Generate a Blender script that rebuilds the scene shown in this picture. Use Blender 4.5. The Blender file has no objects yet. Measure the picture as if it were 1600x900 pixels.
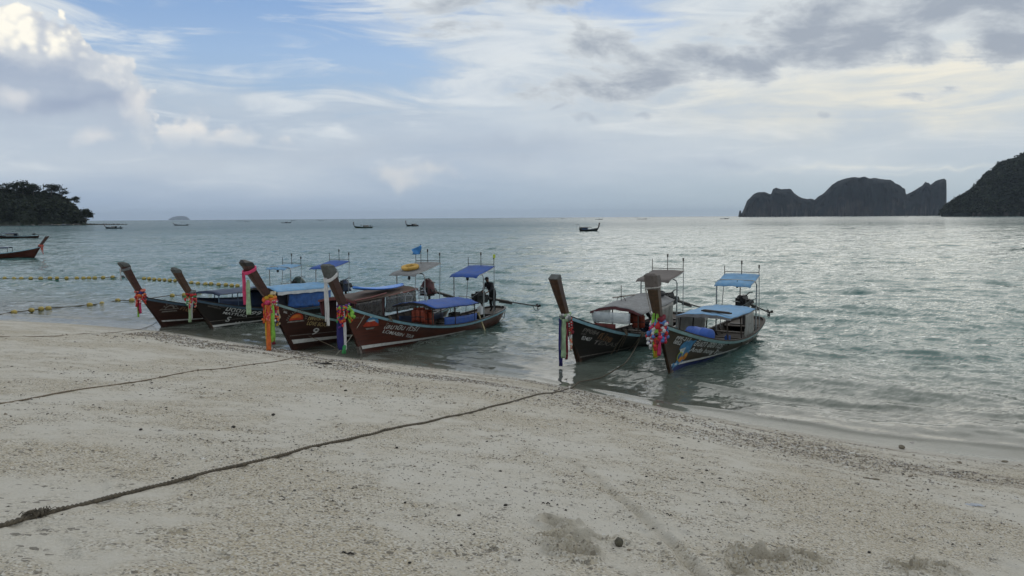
import bpy, bmesh, math, random
import numpy as np
from mathutils import Vector, Matrix, noise as mnoise
R = math.radians
rng = np.random.default_rng(7)
random.seed(7)
scene = bpy.context.scene
COL = scene.collection

# ------------------------------------------------------------------ camera
CAM_H = 5.0
F_PX = 1200.0
cam_data = bpy.data.cameras.new('camera')
cam_data.sensor_width = 36.0
cam_data.lens = 36.0 * F_PX / 1600.0
cam_data.clip_start = 0.1
cam_data.clip_end = 90000
cam = bpy.data.objects.new('camera', cam_data)
COL.objects.link(cam)
PITCH = math.atan(110.0 / F_PX)
ROLL = 0.0070
CAM_M = Matrix.Translation((0, 0, CAM_H)) @ Matrix.Rotation(math.pi / 2 - PITCH, 4, 'X') @ Matrix.Rotation(-ROLL, 4, 'Z')
cam.matrix_world = CAM_M
scene.camera = cam
CAM_I = CAM_M.inverted()

def ray(px, py):
    d = Vector(((px - 800) / F_PX, -(py - 450) / F_PX, -1.0))
    d = CAM_M.to_3x3() @ d
    return d / d.y                      # unit step in depth (y)

def on_level(px, py, z=0.0):
    d = ray(px, py)
    t = (z - CAM_H) / d.z
    return Vector((d.x * t, d.y * t, z))

def at_depth(px, py, y):
    d = ray(px, py)
    return Vector((d.x * y, y, CAM_H + d.z * y))

def project(p):
    q = CAM_I @ Vector(p)
    return 800 + F_PX * q.x / -q.z, 450 - F_PX * q.y / -q.z

scene.view_settings.view_transform = 'Standard'
scene.view_settings.look = 'None'
scene.view_settings.exposure = 0.22
scene.view_settings.gamma = 1.0
scene.view_settings.use_curve_mapping = False
scene.cycles.use_denoising = True
scene.cycles.denoiser = 'OPENIMAGEDENOISE'
scene.cycles.denoising_input_passes = 'RGB_ALBEDO_NORMAL'
scene.cycles.denoising_prefilter = 'ACCURATE'
scene.cycles.max_bounces = 6
scene.cycles.diffuse_bounces = 3
scene.cycles.glossy_bounces = 3
scene.cycles.transmission_bounces = 4
scene.cycles.transparent_max_bounces = 12
scene.cycles.caustics_reflective = False
scene.cycles.caustics_refractive = False

SUN_EL, SUN_AZ = R(20), R(31)           # azimuth measured from +Y towards +X

# ------------------------------------------------------------------ node helpers
class NT:
    def __init__(self, tree):
        self.t = tree
    def node(self, typ, **kw):
        n = self.t.nodes.new(typ)
        for k, v in kw.items():
            setattr(n, k, v)
        return n
    def link(self, a, b):
        self.t.links.new(a, b)
    def put(self, sock, v):
        if isinstance(v, S):
            self.link(v.s, sock)
        elif hasattr(v, 'is_output'):
            self.link(v, sock)
        else:
            sock.default_value = v
    def math(self, op, *a, clamp=False):
        n = self.node('ShaderNodeMath', operation=op)
        n.use_clamp = clamp
        for i, v in enumerate(a):
            self.put(n.inputs[i], v)
        return S(self, n.outputs[0])
    def smooth(self, x, a, b, lo=0.0, hi=1.0):
        n = self.node('ShaderNodeMapRange', interpolation_type='SMOOTHSTEP')
        self.put(n.inputs['Value'], x)
        self.put(n.inputs['From Min'], a); self.put(n.inputs['From Max'], b)
        self.put(n.inputs['To Min'], lo); self.put(n.inputs['To Max'], hi)
        return S(self, n.outputs[0])
    def comb(self, x, y, z=0.0):
        n = self.node('ShaderNodeCombineXYZ')
        for i, v in enumerate((x, y, z)):
            self.put(n.inputs[i], v)
        return S(self, n.outputs[0])
    def noise(self, vec, scale, detail=5, rough=0.55, lac=2.0, dist=0.0, out=0):
        n = self.node('ShaderNodeTexNoise')
        if vec is not None:
            self.put(n.inputs['Vector'], vec)
        n.inputs['Scale'].default_value = scale
        n.inputs['Detail'].default_value = detail
        n.inputs['Roughness'].default_value = rough
        n.inputs['Lacunarity'].default_value = lac
        n.inputs['Distortion'].default_value = dist
        return S(self, n.outputs[out])
    def voronoi(self, vec, scale, feature='F1', out='Distance', rand=1.0):
        n = self.node('ShaderNodeTexVoronoi', feature=feature)
        if vec is not None:
            self.put(n.inputs['Vector'], vec)
        n.inputs['Scale'].default_value = scale
        n.inputs['Randomness'].default_value = rand
        return S(self, n.outputs[out])
    def mix(self, fac, a, b, blend='MIX'):
        n = self.node('ShaderNodeMix', data_type='RGBA', blend_type=blend)
        n.clamp_factor = True
        self.put(n.inputs[0], fac)
        self.put(n.inputs[6], a if not isinstance(a, tuple) else (a + (1,))[:4])
        self.put(n.inputs[7], b if not isinstance(b, tuple) else (b + (1,))[:4])
        return S(self, n.outputs[2])
    def attr(self, name):
        n = self.node('ShaderNodeAttribute', attribute_name=name)
        return S(self, n.outputs['Fac'])
    def ramp(self, fac, stops):
        n = self.node('ShaderNodeValToRGB')
        els = n.color_ramp.elements
        while len(els) < len(stops):
            els.new(0.5)
        for e, (p, c) in zip(els, stops):
            e.position = p
            e.color = (c + (1,))[:4]
        self.put(n.inputs[0], fac)
        return S(self, n.outputs[0])
    def bump(self, h, strength, dist, normal=None):
        n = self.node('ShaderNodeBump')
        n.inputs['Strength'].default_value = strength
        n.inputs['Distance'].default_value = dist
        self.put(n.inputs['Height'], h)
        if normal is not None:
            self.put(n.inputs['Normal'], normal)
        return S(self, n.outputs[0])

class S:
    def __init__(self, nt, s):
        self.nt, self.s = nt, s
    def __add__(self, o): return self.nt.math('ADD', self, o)
    __radd__ = __add__
    def __sub__(self, o): return self.nt.math('SUBTRACT', self, o)
    def __rsub__(self, o): return self.nt.math('SUBTRACT', o, self)
    def __mul__(self, o): return self.nt.math('MULTIPLY', self, o)
    __rmul__ = __mul__
    def __truediv__(self, o): return self.nt.math('DIVIDE', self, o)
    def clamp(self): return self.nt.math('ADD', self, 0.0, clamp=True)

# ------------------------------------------------------------------ sky
world = bpy.data.worlds.new('World')
scene.world = world
world.use_nodes = True
world.node_tree.nodes.clear()
W = NT(world.node_tree)
SKY_STRENGTH = 0.1
K = 1.0 / SKY_STRENGTH

def lit(r, g, b):                       # sRGB 0-255 of the photograph -> sky radiance
    f = lambda c: ((c / 255 + .055) / 1.055) ** 2.4 if c > 10 else c / 255 / 12.92
    return tuple(f(c) * K for c in (r, g, b))

def build_sky():
    tc = W.node('ShaderNodeTexCoord')
    sep = W.node('ShaderNodeSeparateXYZ'); W.link(tc.outputs['Generated'], sep.inputs[0])
    x, y, z = (S(W, sep.outputs[i]) for i in range(3))
    u = W.math('ARCTAN2', x, y)                       # bearing from straight ahead
    v = W.math('ARCSINE', z)                          # elevation
    v = W.math('ABSOLUTE', v)
    d = W.math('ADD', v, 0.09)
    # cloud deck coordinates: a flat layer seen in perspective
    P = W.comb(W.math('MULTIPLY', W.math('DIVIDE', W.math('SINE', u), d), 0.30), W.math('DIVIDE', W.math('MULTIPLY', W.math('COSINE', u), 0.30), d))
    UV = W.comb(u, v)
    n1 = W.noise(P, 2.3, 4, 0.58, dist=0.4)           # broad cloud fields
    n2 = W.noise(P, 6.0, 6, 0.62, dist=0.7)           # ragged edges
    stretch = W.comb(u * 2.2 + v * 1.6, v * 13.0)
    n3 = W.noise(stretch, 2.2, 7, 0.60, dist=1.1)     # combed cirrus streaks
    n4 = W.noise(W.comb(u * 1.2, v * 5.5), 2.3, 5, 0.55)    # low stratus bands
    wx = (W.noise(UV, 9.0, 3, 0.6) - 0.5) * 0.11
    wy = (W.noise(W.comb(u + 7.3, v), 9.0, 3, 0.6) - 0.5) * 0.075
    uu, vv = u + wx, v + wy
    def bear(px, py):                   # where in the sky the photograph shows this pixel
        q = ray(px, py).normalized()
        return math.atan2(q.x, q.y), math.asin(q.z)
    def size(px, sx, sy):
        c = math.cos(math.atan((px - 800) / F_PX))
        return sx / F_PX * c * c, sy / F_PX * c
    def g(px, py, sx, sy, rot=0.0, warp=True):
        a, b = (uu, vv) if warp else (u, v)
        u0, v0 = bear(px, py)
        du, dv = a - u0, b - v0
        sx, sy = size(px, sx, sy)
        if rot:
            c, s = math.cos(rot), math.sin(rot)
            du, dv = du * c + dv * s, dv * c - du * s
        q = W.math('POWER', du / sx, 2.0) + W.math('POWER', dv / sy, 2.0)
        return W.math('EXPONENT', q * -1.0)
    def fin(c): return tuple(c)
    sky = W.node('ShaderNodeTexSky', sky_type='NISHITA')
    sky.sun_disc = False
    sky.sun_elevation = SUN_EL
    sky.sun_rotation = SUN_AZ
    sky.air_density = 1.0; sky.dust_density = 0.6; sky.ozone_density = 1.6
    col = S(W, sky.outputs[0])
    # clear air towards the blue of the photograph, whitening to the horizon
    air = W.ramp(W.smooth(v, 0.0, 0.55), [(0.0, (.33 * K, .41 * K, .50 * K)), (0.30, (.29 * K, .42 * K, .63 * K)), (0.62, (.13 * K, .27 * K, .57 * K)), (1.0, (.10 * K, .22 * K, .50 * K))])
    col = W.mix(0.8, col, air)
    # veil of high cloud: thick low down, torn into streaks higher up
    blue = g(330, 70, 300, 85) * 0.80 + g(640, 130, 250, 42, -0.12) * 0.42 + g(960, 25, 110, 34) * 0.62 + g(500, 10, 260, 55) * 0.5
    high = W.smooth(v, 0.10, 0.20)
    veil_n = n3 * 1.5 - 0.30
    veil = W.smooth(veil_n * 1.5 + 0.46 - blue * 1.0 - high * 0.12, 0.08, 0.85)
    veil_c = W.mix(W.smooth(n4, 0.32, 0.70), lit(168, 182, 198), lit(194, 203, 211))
    veil_c = W.mix(W.smooth(u, -0.1, 0.5) * 0.5, veil_c, lit(193, 201, 204))
    veil_c = W.mix(W.smooth(n3 + high * .15, 0.5, 0.78) * 0.7, veil_c, lit(215, 220, 223))
    col = W.mix(veil, col, veil_c)
    # blue grey haze bank on the horizon
    hb = W.smooth(v + (n4 - 0.5) * 0.05, 0.015, 0.075, 1.0, 0.0)
    hb_c = W.mix(W.smooth(u, -0.35, 0.5), lit(150, 168, 190), lit(172, 186, 193))
    col = W.mix(hb * 0.85, col, hb_c)
    low = g(560, 245, 420, 28) * 0.45 + g(800, 225, 110, 18) * 0.5 + g(1130, 250, 45, 7) * 0.55
    col = W.mix(low * W.smooth(n4 + n3 * .3, 0.35, 0.8), col, lit(160, 172, 188))
    # warm brightness where the sun stands behind the cloud
    glow = g(1440, 130, 260, 52) * 1.05 + g(1180, 160, 230, 40) * 0.45 + g(1500, 170, 160, 30) * 0.35
    col = W.mix((glow * W.smooth(n3 + n2 * .4, 0.38, 0.88)).clamp() * 0.80, col, lit(232, 226, 208))
    col = W.mix(g(1130, 70, 260, 70) * W.smooth(n2 + n1 * .3, .45, .85) * .8, col, lit(214, 217, 215))
    # thin bright streaks low on the right and centre
    st = (g(1360, 255, 70, 7) + g(1500, 262, 110, 4, 0.05) + g(1250, 262, 90, 6) * .6)
    col = W.mix(st * W.smooth(n3, .35, .7) * .8, col, lit(215, 217, 213))
    # grey cloud banks, broken into lumps
    n5 = W.noise(W.comb(u * 1.0 + v * .6 + 3.1, v * 2.1), 10.0, 6, 0.62, dist=0.3)
    bank = g(1480, 22, 330, 62, -0.03) * 1.0 + g(985, 128, 165, 42, 0.10) * 0.80 + g(1190, 88, 190, 34, 0.16) * 0.72 + g(790, 18, 130, 50) * 0.66 + g(940, 70, 60, 26) * .45 + g(1590, 75, 120, 30) * .45 + g(1440, 150, 90, 18) * .34 + g(640, 15, 80, 30) * .30
    over = W.smooth(v, 0.34, 0.75) * 0.42
    thick = bank + over + (n2 - 0.5) * 1.5 + (n5 - 0.5) * 2.1
    dark = W.smooth(thick, 0.30, 0.72) * W.smooth(bank + over, 0.05, 0.32)
    bank_c = W.mix(W.smooth(thick + (n5 - .5) * .8, 0.45, 1.25), lit(190, 196, 201), lit(148, 157, 170))
    bank_c = W.mix(W.smooth(thick, 0.62, 0.36) * .5, bank_c, lit(214, 217, 217))
    col = W.mix(dark * 0.92, col, bank_c)
    scr = g(1000, 185, 24, 8) + g(870, 172, 20, 9) + g(1300, 180, 14, 9) * .8 + g(1342, 181, 20, 5) * .8 + g(915, 185, 26, 8)
    col = W.mix(W.smooth(scr + (n5 - .5) * 2.2, .35, 1.1) * .6, col, lit(158, 167, 180))
    # cumulus tower on the left: union of domes with billowed edges
    billow = W.voronoi(W.comb(u + wx * .35, v + wy * .35), 26.0, 'SMOOTH_F1')
    billow2 = W.voronoi(W.comb(u + wx * .2, v + wy * .2), 62.0, 'SMOOTH_F1')
    fbm = W.noise(UV, 34.0, 6, 0.6)
    billow3 = W.voronoi(W.comb(u + wx * .15, v + wy * .15), 120.0, 'SMOOTH_F1')
    edge = (0.5 - billow) * 0.034 + (0.5 - billow2) * 0.015 + (0.5 - billow3) * 0.006 + (fbm - 0.5) * 0.020
    def dome(px, py, rx, ry):
        u0, v0 = bear(px, py)
        rx, ry = size(px, rx, ry)
        du = (u - u0) * (1 / rx)
        dv = (v - v0) * (1 / ry)
        r = W.math('SQRT', du * du + dv * dv)
        return (1.0 - r) * min(rx, ry)
    def union(lst):
        m = lst[0]
        for k in lst[1:]:
            m = W.math('SMOOTH_MAX', m, k, 0.012)
        return m
    tower = union([dome(20, 64, 78, 46), dome(80, 72, 44, 32), dome(52, 46, 44, 28), dome(-90, 72, 120, 62), dome(60, 90, 80, 26)]) + edge
    mass = union([dome(-20, 170, 190, 110), dome(60, 165, 150, 92), dome(150, 180, 92, 84), dome(195, 138, 44, 36), dome(110, 110, 70, 40)]) + edge
    shade = W.noise(W.comb(u * 1.0, v * 1.6), 13.0, 6, 0.62)
    relief = (billow2 * 0.45 + billow * 0.25 + billow3 * .45)
    mcol = W.mix(W.smooth(mass + (shade - .5) * .05, 0.004, 0.030), W.mix(W.smooth(relief, .3, .6), lit(219, 219, 217), lit(194, 199, 205)), W.mix(W.smooth(v + (shade - .5) * .10, 0.09, 0.175), lit(176, 187, 200), lit(156, 168, 187)))
    fade = W.smooth(v + (shade - .5) * .06, bear(100, 240)[1], bear(100, 175)[1])
    col = W.mix(W.smooth(mass, 0.0, 0.004) * fade * 0.9, col, mcol)
    tcol = W.mix(W.smooth(relief + (shade - .5) * .9, 0.34, 0.72), lit(243, 239, 227), lit(184, 191, 201))
    tfade = W.smooth(v + (shade - .5) * .03 + (billow - .4) * .02, bear(60, 88)[1], bear(60, 66)[1])
    col = W.mix(W.smooth(tower, 0.0, 0.0035) * tfade, col, tcol)
    col = W.mix(g(110, 165, 85, 13, 0.08) * .8, col, lit(146, 159, 181))
    small = union([dome(290, 212, 40, 24), dome(308, 196, 20, 16), dome(370, 218, 30, 16), dome(330, 222, 70, 14)]) + edge * 0.8
    sfade = W.smooth(v + (shade - .5) * .05, bear(320, 236)[1], bear(320, 205)[1])
    col = W.mix(W.smooth(small, -0.002, 0.012) * sfade * .8, col, W.mix(W.smooth(shade, .35, .65), lit(229, 225, 219), lit(198, 204, 210)))
    small2 = union([dome(618, 270, 32, 14), dome(640, 282, 26, 12), dome(680, 264, 22, 8)]) + edge * 0.7
    col = W.mix(W.smooth(small2, -0.004, 0.016) * .65, col, lit(211, 211, 210))
    small3 = union([dome(20, 150, 26, 10), dome(215, 160, 26, 30), dome(150, 213, 16, 6)]) + edge * 0.7
    col = W.mix(W.smooth(small3, -0.004, 0.014) * .6, col, lit(218, 217, 216))
    bg = W.node('ShaderNodeBackground')
    bg.inputs['Strength'].default_value = SKY_STRENGTH
    W.link(col.s, bg.inputs['Color'])
    out = W.node('ShaderNodeOutputWorld')
    W.link(bg.outputs[0], out.inputs['Surface'])
build_sky()
world.cycles.sampling_method = 'MANUAL'
world.cycles.sample_map_resolution = 512

# ------------------------------------------------------------------ sun
sd = bpy.data.lights.new('sun', 'SUN')
sd.energy = 0.5
sd.angle = R(60)
sd.color = (1.0, 0.92, 0.78)
sun = bpy.data.objects.new('sun', sd)
COL.objects.link(sun)
sdir = Vector((math.sin(SUN_AZ) * math.cos(SUN_EL), math.cos(SUN_AZ) * math.cos(SUN_EL), math.sin(SUN_EL)))
sun.rotation_euler = sdir.to_track_quat('Z', 'Y').to_euler()
# ------------------------------------------------------------------ materials
MATS = {}
def principled(name):
    m = bpy.data.materials.new(name)
    m.use_nodes = True
    nt = NT(m.node_tree)
    b = m.node_tree.nodes['Principled BSDF']
    return m, nt, b

def mat(name, color, rough=0.5, var=0.25, scale=3.0, stretch=(1, 1, 1), bump=0.0, bump_dist=0.01, metal=0.0, coat=0.0, spec=0.5, trans=0.0, alpha=1.0, wear=None):
    """plain procedural paint / wood / cloth: colour broken by noise, optional bump and worn patches"""
    if name in MATS:
        return MATS[name]
    m, nt, b = principled(name)
    tc = nt.node('ShaderNodeTexCoord')
    mp = nt.node('ShaderNodeMapping')
    mp.inputs['Scale'].default_value = stretch
    nt.link(tc.outputs['Object'], mp.inputs[0])
    vec = mp.outputs[0]
    n = nt.noise(vec, scale, 5, 0.6)
    lo = tuple(c * (1 - var) for c in color); hi = tuple(min(1, c * (1 + var)) for c in color)
    c = nt.mix(nt.smooth(n, 0.3, 0.7), lo, hi)
    if wear:
        w = nt.smooth(nt.noise(vec, scale * 2.7, 6, 0.65), wear[1], wear[1] + 0.12)
        c = nt.mix(w * wear[2], c, wear[0])
    nt.link(c.s, b.inputs['Base Color'])
    nt.put(b.inputs['Roughness'], nt.smooth(n, 0.2, 0.8, max(0.02, rough - 0.1), min(1, rough + 0.1)))
    b.inputs['Metallic'].default_value = metal
    b.inputs['Coat Weight'].default_value = coat
    b.inputs['Specular IOR Level'].default_value = spec
    b.inputs['Transmission Weight'].default_value = trans
    b.inputs['Alpha'].default_value = alpha
    if bump:
        nt.link(nt.bump(nt.noise(vec, scale * 6, 4, 0.6), bump, bump_dist).s, b.inputs['Normal'])
    MATS[name] = m
    return m

# ------------------------------------------------------------------ mesh helpers
def mesh_obj(name, verts, faces, mats=(), parent=None, smooth=False, mi=None, loc=None):
    me = bpy.data.meshes.new(name)
    me.from_pydata([tuple(v) for v in verts], [], [tuple(f) for f in faces])
    for m in (mats if isinstance(mats, (list, tuple)) else [mats]):
        me.materials.append(m)
    if mi is not None:
        me.polygons.foreach_set('material_index', np.asarray(mi, dtype=np.int32))
    if smooth:
        me.polygons.foreach_set('use_smooth', [True] * len(me.polygons))
    me.update()
    o = bpy.data.objects.new(name, me)
    COL.objects.link(o)
    if parent is not None:
        o.parent = parent
    if loc is not None:
        o.location = loc
    return o

def grid_mesh(name, V, keep=None, wrap=False, smooth=True, attrs=None):
    """V: (rows, cols, 3) array -> quad mesh built fast"""
    r, c, _ = V.shape
    idx = np.arange(r * c).reshape(r, c)
    if wrap:
        idx = np.concatenate([idx, idx[:, :1]], axis=1)
    q = np.stack([idx[:-1, :-1], idx[:-1, 1:], idx[1:, 1:], idx[1:, :-1]], -1).reshape(-1, 4)
    if keep is not None:
        q = q[keep.reshape(-1)]
    used = np.unique(q)
    remap = np.full(r * c, -1, dtype=np.int64); remap[used] = np.arange(len(used))
    q = remap[q]
    P = V.reshape(-1, 3)[used]
    me = bpy.data.meshes.new(name)
    me.vertices.add(len(P)); me.vertices.foreach_set('co', P.astype(np.float32).ravel())
    me.loops.add(len(q) * 4); me.loops.foreach_set('vertex_index', q.astype(np.int32).ravel())
    me.polygons.add(len(q))
    me.polygons.foreach_set('loop_start', np.arange(0, len(q) * 4, 4, dtype=np.int32))
    me.polygons.foreach_set('loop_total', np.full(len(q), 4, dtype=np.int32))
    if smooth:
        me.polygons.foreach_set('use_smooth', np.ones(len(q), dtype=bool))
    for k, a in (attrs or {}).items():
        at = me.attributes.new(k, 'FLOAT', 'POINT')
        at.data.foreach_set('value', a.reshape(-1)[used].astype(np.float32))
    me.update(calc_edges=True)
    o = bpy.data.objects.new(name, me)
    COL.objects.link(o)
    return o

def tag(o, label=None, cat=None, group=None, kind=None):
    if label: o['label'] = label
    if cat: o['category'] = cat
    if group: o['group'] = group
    if kind: o['kind'] = kind
    return o

class MB:
    """collects shapes into one mesh"""
    def __init__(self):
        self.v, self.f, self.mi = [], [], []
    def add(self, verts, faces, m=0):
        k = len(self.v)
        self.v += [Vector(p) for p in verts]
        self.f += [tuple(i + k for i in f) for f in faces]
        self.mi += [m] * len(faces)
        return self
    def box(self, c, s, M=None, m=0, taper=1.0):
        a, b, d = s[0] / 2, s[1] / 2, s[2] / 2
        t = taper
        vs = [(-a, -b, -d), (a, -b, -d), (a, b, -d), (-a, b, -d), (-a * t, -b * t, d), (a * t, -b * t, d), (a * t, b * t, d), (-a * t, b * t, d)]
        vs = [Vector(p) for p in vs]
        if M is not None: vs = [M @ p for p in vs]
        vs = [p + Vector(c) for p in vs]
        return self.add(vs, [(0, 3, 2, 1), (4, 5, 6, 7), (0, 1, 5, 4), (1, 2, 6, 5), (2, 3, 7, 6), (3, 0, 4, 7)], m)
    def tube(self, pts, r, n=8, m=0, closed=False, caps=True):
        pts = [Vector(p) for p in pts]
        N = len(pts)
        rr = r if isinstance(r, (list, tuple)) else [r] * N
        ring = []
        prev = None
        for i, p in enumerate(pts):
            if closed: t = pts[(i + 1) % N] - pts[i - 1]
            else: t = pts[min(i + 1, N - 1)] - pts[max(i - 1, 0)]
            if t.length < 1e-9: t = Vector((0, 0, 1))
            t.normalize()
            if prev is None:
                a = Vector((0, 0, 1)) if abs(t.z) < 0.9 else Vector((1, 0, 0))
                prev = t.cross(a).normalized()
            prev = (prev - t * prev.dot(t)).normalized()
            b = t.cross(prev)
            ring.append([p + (prev * math.cos(2 * math.pi * k / n) + b * math.sin(2 * math.pi * k / n)) * rr[i] for k in range(n)])
        vs = [q for rg in ring for q in rg]
        fs = []
        for i in range(N if closed else N - 1):
            j = (i + 1) % N
            for k in range(n):
                l = (k + 1) % n
                fs.append((i * n + k, i * n + l, j * n + l, j * n + k))
        if caps and not closed:
            fs.append(tuple(range(n - 1, -1, -1)))
            fs.append(tuple((N - 1) * n + k for k in range(n)))
        return self.add(vs, fs, m)
    def loft(self, rings, m=0, caps=True, closed=True):
        n = len(rings[0])
        vs = [Vector(p) for rg in rings for p in rg]
        fs = []
        for i in range(len(rings) - 1):
            for k in range(n if closed else n - 1):
                l = (k + 1) % n
                fs.append((i * n + k, i * n + l, (i + 1) * n + l, (i + 1) * n + k))
        if caps and closed:
            fs.append(tuple(range(n - 1, -1, -1)))
            fs.append(tuple((len(rings) - 1) * n + k for k in range(n)))
        return self.add(vs, fs, m)
    def ball(self, c, r, nu=8, nv=5, m=0, jit=0.0, M=None):
        c = Vector(c); r = Vector(r) if not isinstance(r, (int, float)) else Vector((r, r, r))
        vs = []
        for i in range(nv + 1):
            th = math.pi * i / nv
            for k in range(nu):
                ph = 2 * math.pi * k / nu
                s = 1 + random.uniform(-jit, jit)
                p = Vector((math.sin(th) * math.cos(ph) * r.x, math.sin(th) * math.sin(ph) * r.y, math.cos(th) * r.z)) * s
                if M is not None: p = M @ p
                vs.append(c + p)
        fs = []
        for i in range(nv):
            for k in range(nu):
                l = (k + 1) % nu
                fs.append((i * nu + k, (i + 1) * nu + k, (i + 1) * nu + l, i * nu + l))
        return self.add(vs, fs, m)
    def sheet(self, rows, thick=0.0, m=0):
        """rows: list of lists of points; given a thickness it becomes a closed slab"""
        r, c = len(rows), len(rows[0])
        P = [[Vector(p) for p in row] for row in rows]
        if not thick:
            return self.add([p for row in P for p in row], [(i * c + k, i * c + k + 1, (i + 1) * c + k + 1, (i + 1) * c + k) for i in range(r - 1) for k in range(c - 1)], m)
        nrm = [[None] * c for _ in range(r)]
        for i in range(r):
            for k in range(c):
                a = P[min(i + 1, r - 1)][k] - P[max(i - 1, 0)][k]
                b = P[i][min(k + 1, c - 1)] - P[i][max(k - 1, 0)]
                q = a.cross(b)
                nrm[i][k] = q.normalized() if q.length > 1e-9 else Vector((0, 0, 1))
        up = [P[i][k] + nrm[i][k] * thick / 2 for i in range(r) for k in range(c)]
        dn = [P[i][k] - nrm[i][k] * thick / 2 for i in range(r) for k in range(c)]
        n = r * c
        fs = []
        for i in range(r - 1):
            for k in range(c - 1):
                a, b, d, e = i * c + k, i * c + k + 1, (i + 1) * c + k + 1, (i + 1) * c + k
                fs.append((a, e, d, b)); fs.append((a + n, b + n, d + n, e + n))
        for k in range(c - 1):
            fs.append((k, k + 1, k + 1 + n, k + n)); a = (r - 1) * c + k
            fs.append((a, a + n, a + 1 + n, a + 1))
        for i in range(r - 1):
            a, b = i * c, (i + 1) * c
            fs.append((a, a + n, b + n, b)); a, b = a + c - 1, b + c - 1
            fs.append((a, b, b + n, a + n))
        return self.add(up + dn, fs, m)
    def build(self, name, mats, parent=None, smooth=False, loc=None):
        return mesh_obj(name, self.v, self.f, mats, parent, smooth, self.mi, loc)

def empty(name, loc=(0, 0, 0), rz=0.0):
    o = bpy.data.objects.new(name, None)
    o.empty_display_size = 0.2
    COL.objects.link(o)
    o.location = loc
    o.rotation_euler = (0, 0, rz)
    return o

# ------------------------------------------------------------------ numpy noise
def _hash(i, j, seed):
    h = (i.astype(np.int64) * 374761393 + j.astype(np.int64) * 668265263 + seed * 974634777) & 0xffffffff
    h = ((h ^ (h >> 13)) * 1274126177) & 0xffffffff
    return ((h ^ (h >> 16)) & 0xffff) / 65535.0

def vnoise(x, y, seed=0):
    xi, yi = np.floor(x), np.floor(y)
    fx, fy = x - xi, y - yi
    fx = fx * fx * fx * (fx * (fx * 6 - 15) + 10); fy = fy * fy * fy * (fy * (fy * 6 - 15) + 10)
    a, b = _hash(xi, yi, seed), _hash(xi + 1, yi, seed)
    c, d = _hash(xi, yi + 1, seed), _hash(xi + 1, yi + 1, seed)
    return (a + (b - a) * fx) * (1 - fy) + (c + (d - c) * fx) * fy - 0.5

def fbm(x, y, oct=4, seed=0, gain=0.5):
    r, a = 0.0, 1.0
    for o in range(oct):
        r = r + a * vnoise(x * 1.0 + 17.3 * o, y + 9.1 * o, seed + o)
        x, y, a = x * 2.03 * 0.8 - y * 2.03 * 0.6, x * 2.03 * 0.6 + y * 2.03 * 0.8, a * gain
    return r

def sstep(a, b, x):
    t = np.clip((x - a) / (b - a), 0, 1)
    return t * t * (3 - 2 * t)

# ------------------------------------------------------------------ the shore
# points where the photograph's waterline meets the level of the sea
SHORE_PX = [(0, 500), (120, 506), (253, 517), (340, 531), (440, 545), (560, 561), (700, 578), (800, 587), (900, 607), (1000, 630), (1100, 650), (1200, 668), (1350, 692), (1500, 712), (1600, 722)]
SP = [on_level(px, py) for px, py in SHORE_PX]
sx = np.array([-900., -300., -90., -45.] + [p.x for p in SP] + [15., 22., 40., 90., 400.])
sy = np.array([480., 185., 68., 46.5] + [p.y for p in SP] + [12.2, 6., -8., -45., -260.])
def shore_y(x):
    return np.interp(x, sx, sy)
def shore_y_s(x):
    return (shore_y(x - 1.2) + shore_y(x) * 2 + shore_y(x + 1.2)) / 4
def inland(x, y):
    return (shore_y_s(x) - y) * 0.78
def sand_z0(x, y):
    s = inland(np.asarray(x, float), np.asarray(y, float))
    land = 0.150 * s + 0.028 * np.clip(s - 2, 0, None) - 0.16 * np.clip(s - 20, 0, None)
    sea = np.maximum(-3.2, 0.15 * np.maximum(s, -2) + 0.07 * np.minimum(s + 2, 0))
    return np.where(s > 0, land, sea)

def on_sand(px, py):
    d = ray(px, py)
    lo, hi = 1.0, 80.0
    for _ in range(50):
        m = (lo + hi) / 2
        if CAM_H + d.z * m > float(sand_z0(d.x * m, m)): lo = m
        else: hi = m
    return Vector((d.x * hi, hi, float(sand_z0(d.x * hi, hi))))

# scuffed holes and the dragged furrow, at their places on the beach
DIGS = []
for px, py, rx, ry, dep in [(868, 812, .13, .10, .035), (890, 838, .17, .13, .05), (905, 858, .12, .08, .045), (925, 838, .13, .04, .02), (870, 848, .09, .06, .02),
                            (1165, 868, .12, .08, .055), (1196, 878, .16, .08, .075), (1240, 872, .14, .07, .05), (1270, 880, .10, .05, .03), (1150, 888, .07, .12, .03),
                            (1420, 892, .12, .07, .04), (1460, 893, .14, .06, .05), (1490, 898, .08, .05, .03),
                            (345, 866, .05, .02, .012), (280, 840, .10, .025, .012), (690/2+8, 872, .04, .02, .012)]:
    p = on_sand(px, py)
    DIGS.append((p.x, p.y, rx, ry, dep))
FURROW = [on_sand(px, py) for px, py in [(880, 712), (905, 728), (935, 750), (965, 775), (992, 795), (1015, 815), (1040, 836), (1062, 858), (1082, 880), (1104, 902), (1125, 930)]]
FURROW_W = [.5, .5, .5, .7, 1.0, .8, .9, 1.0, 1.0, 1.0, 1.0]

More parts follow.
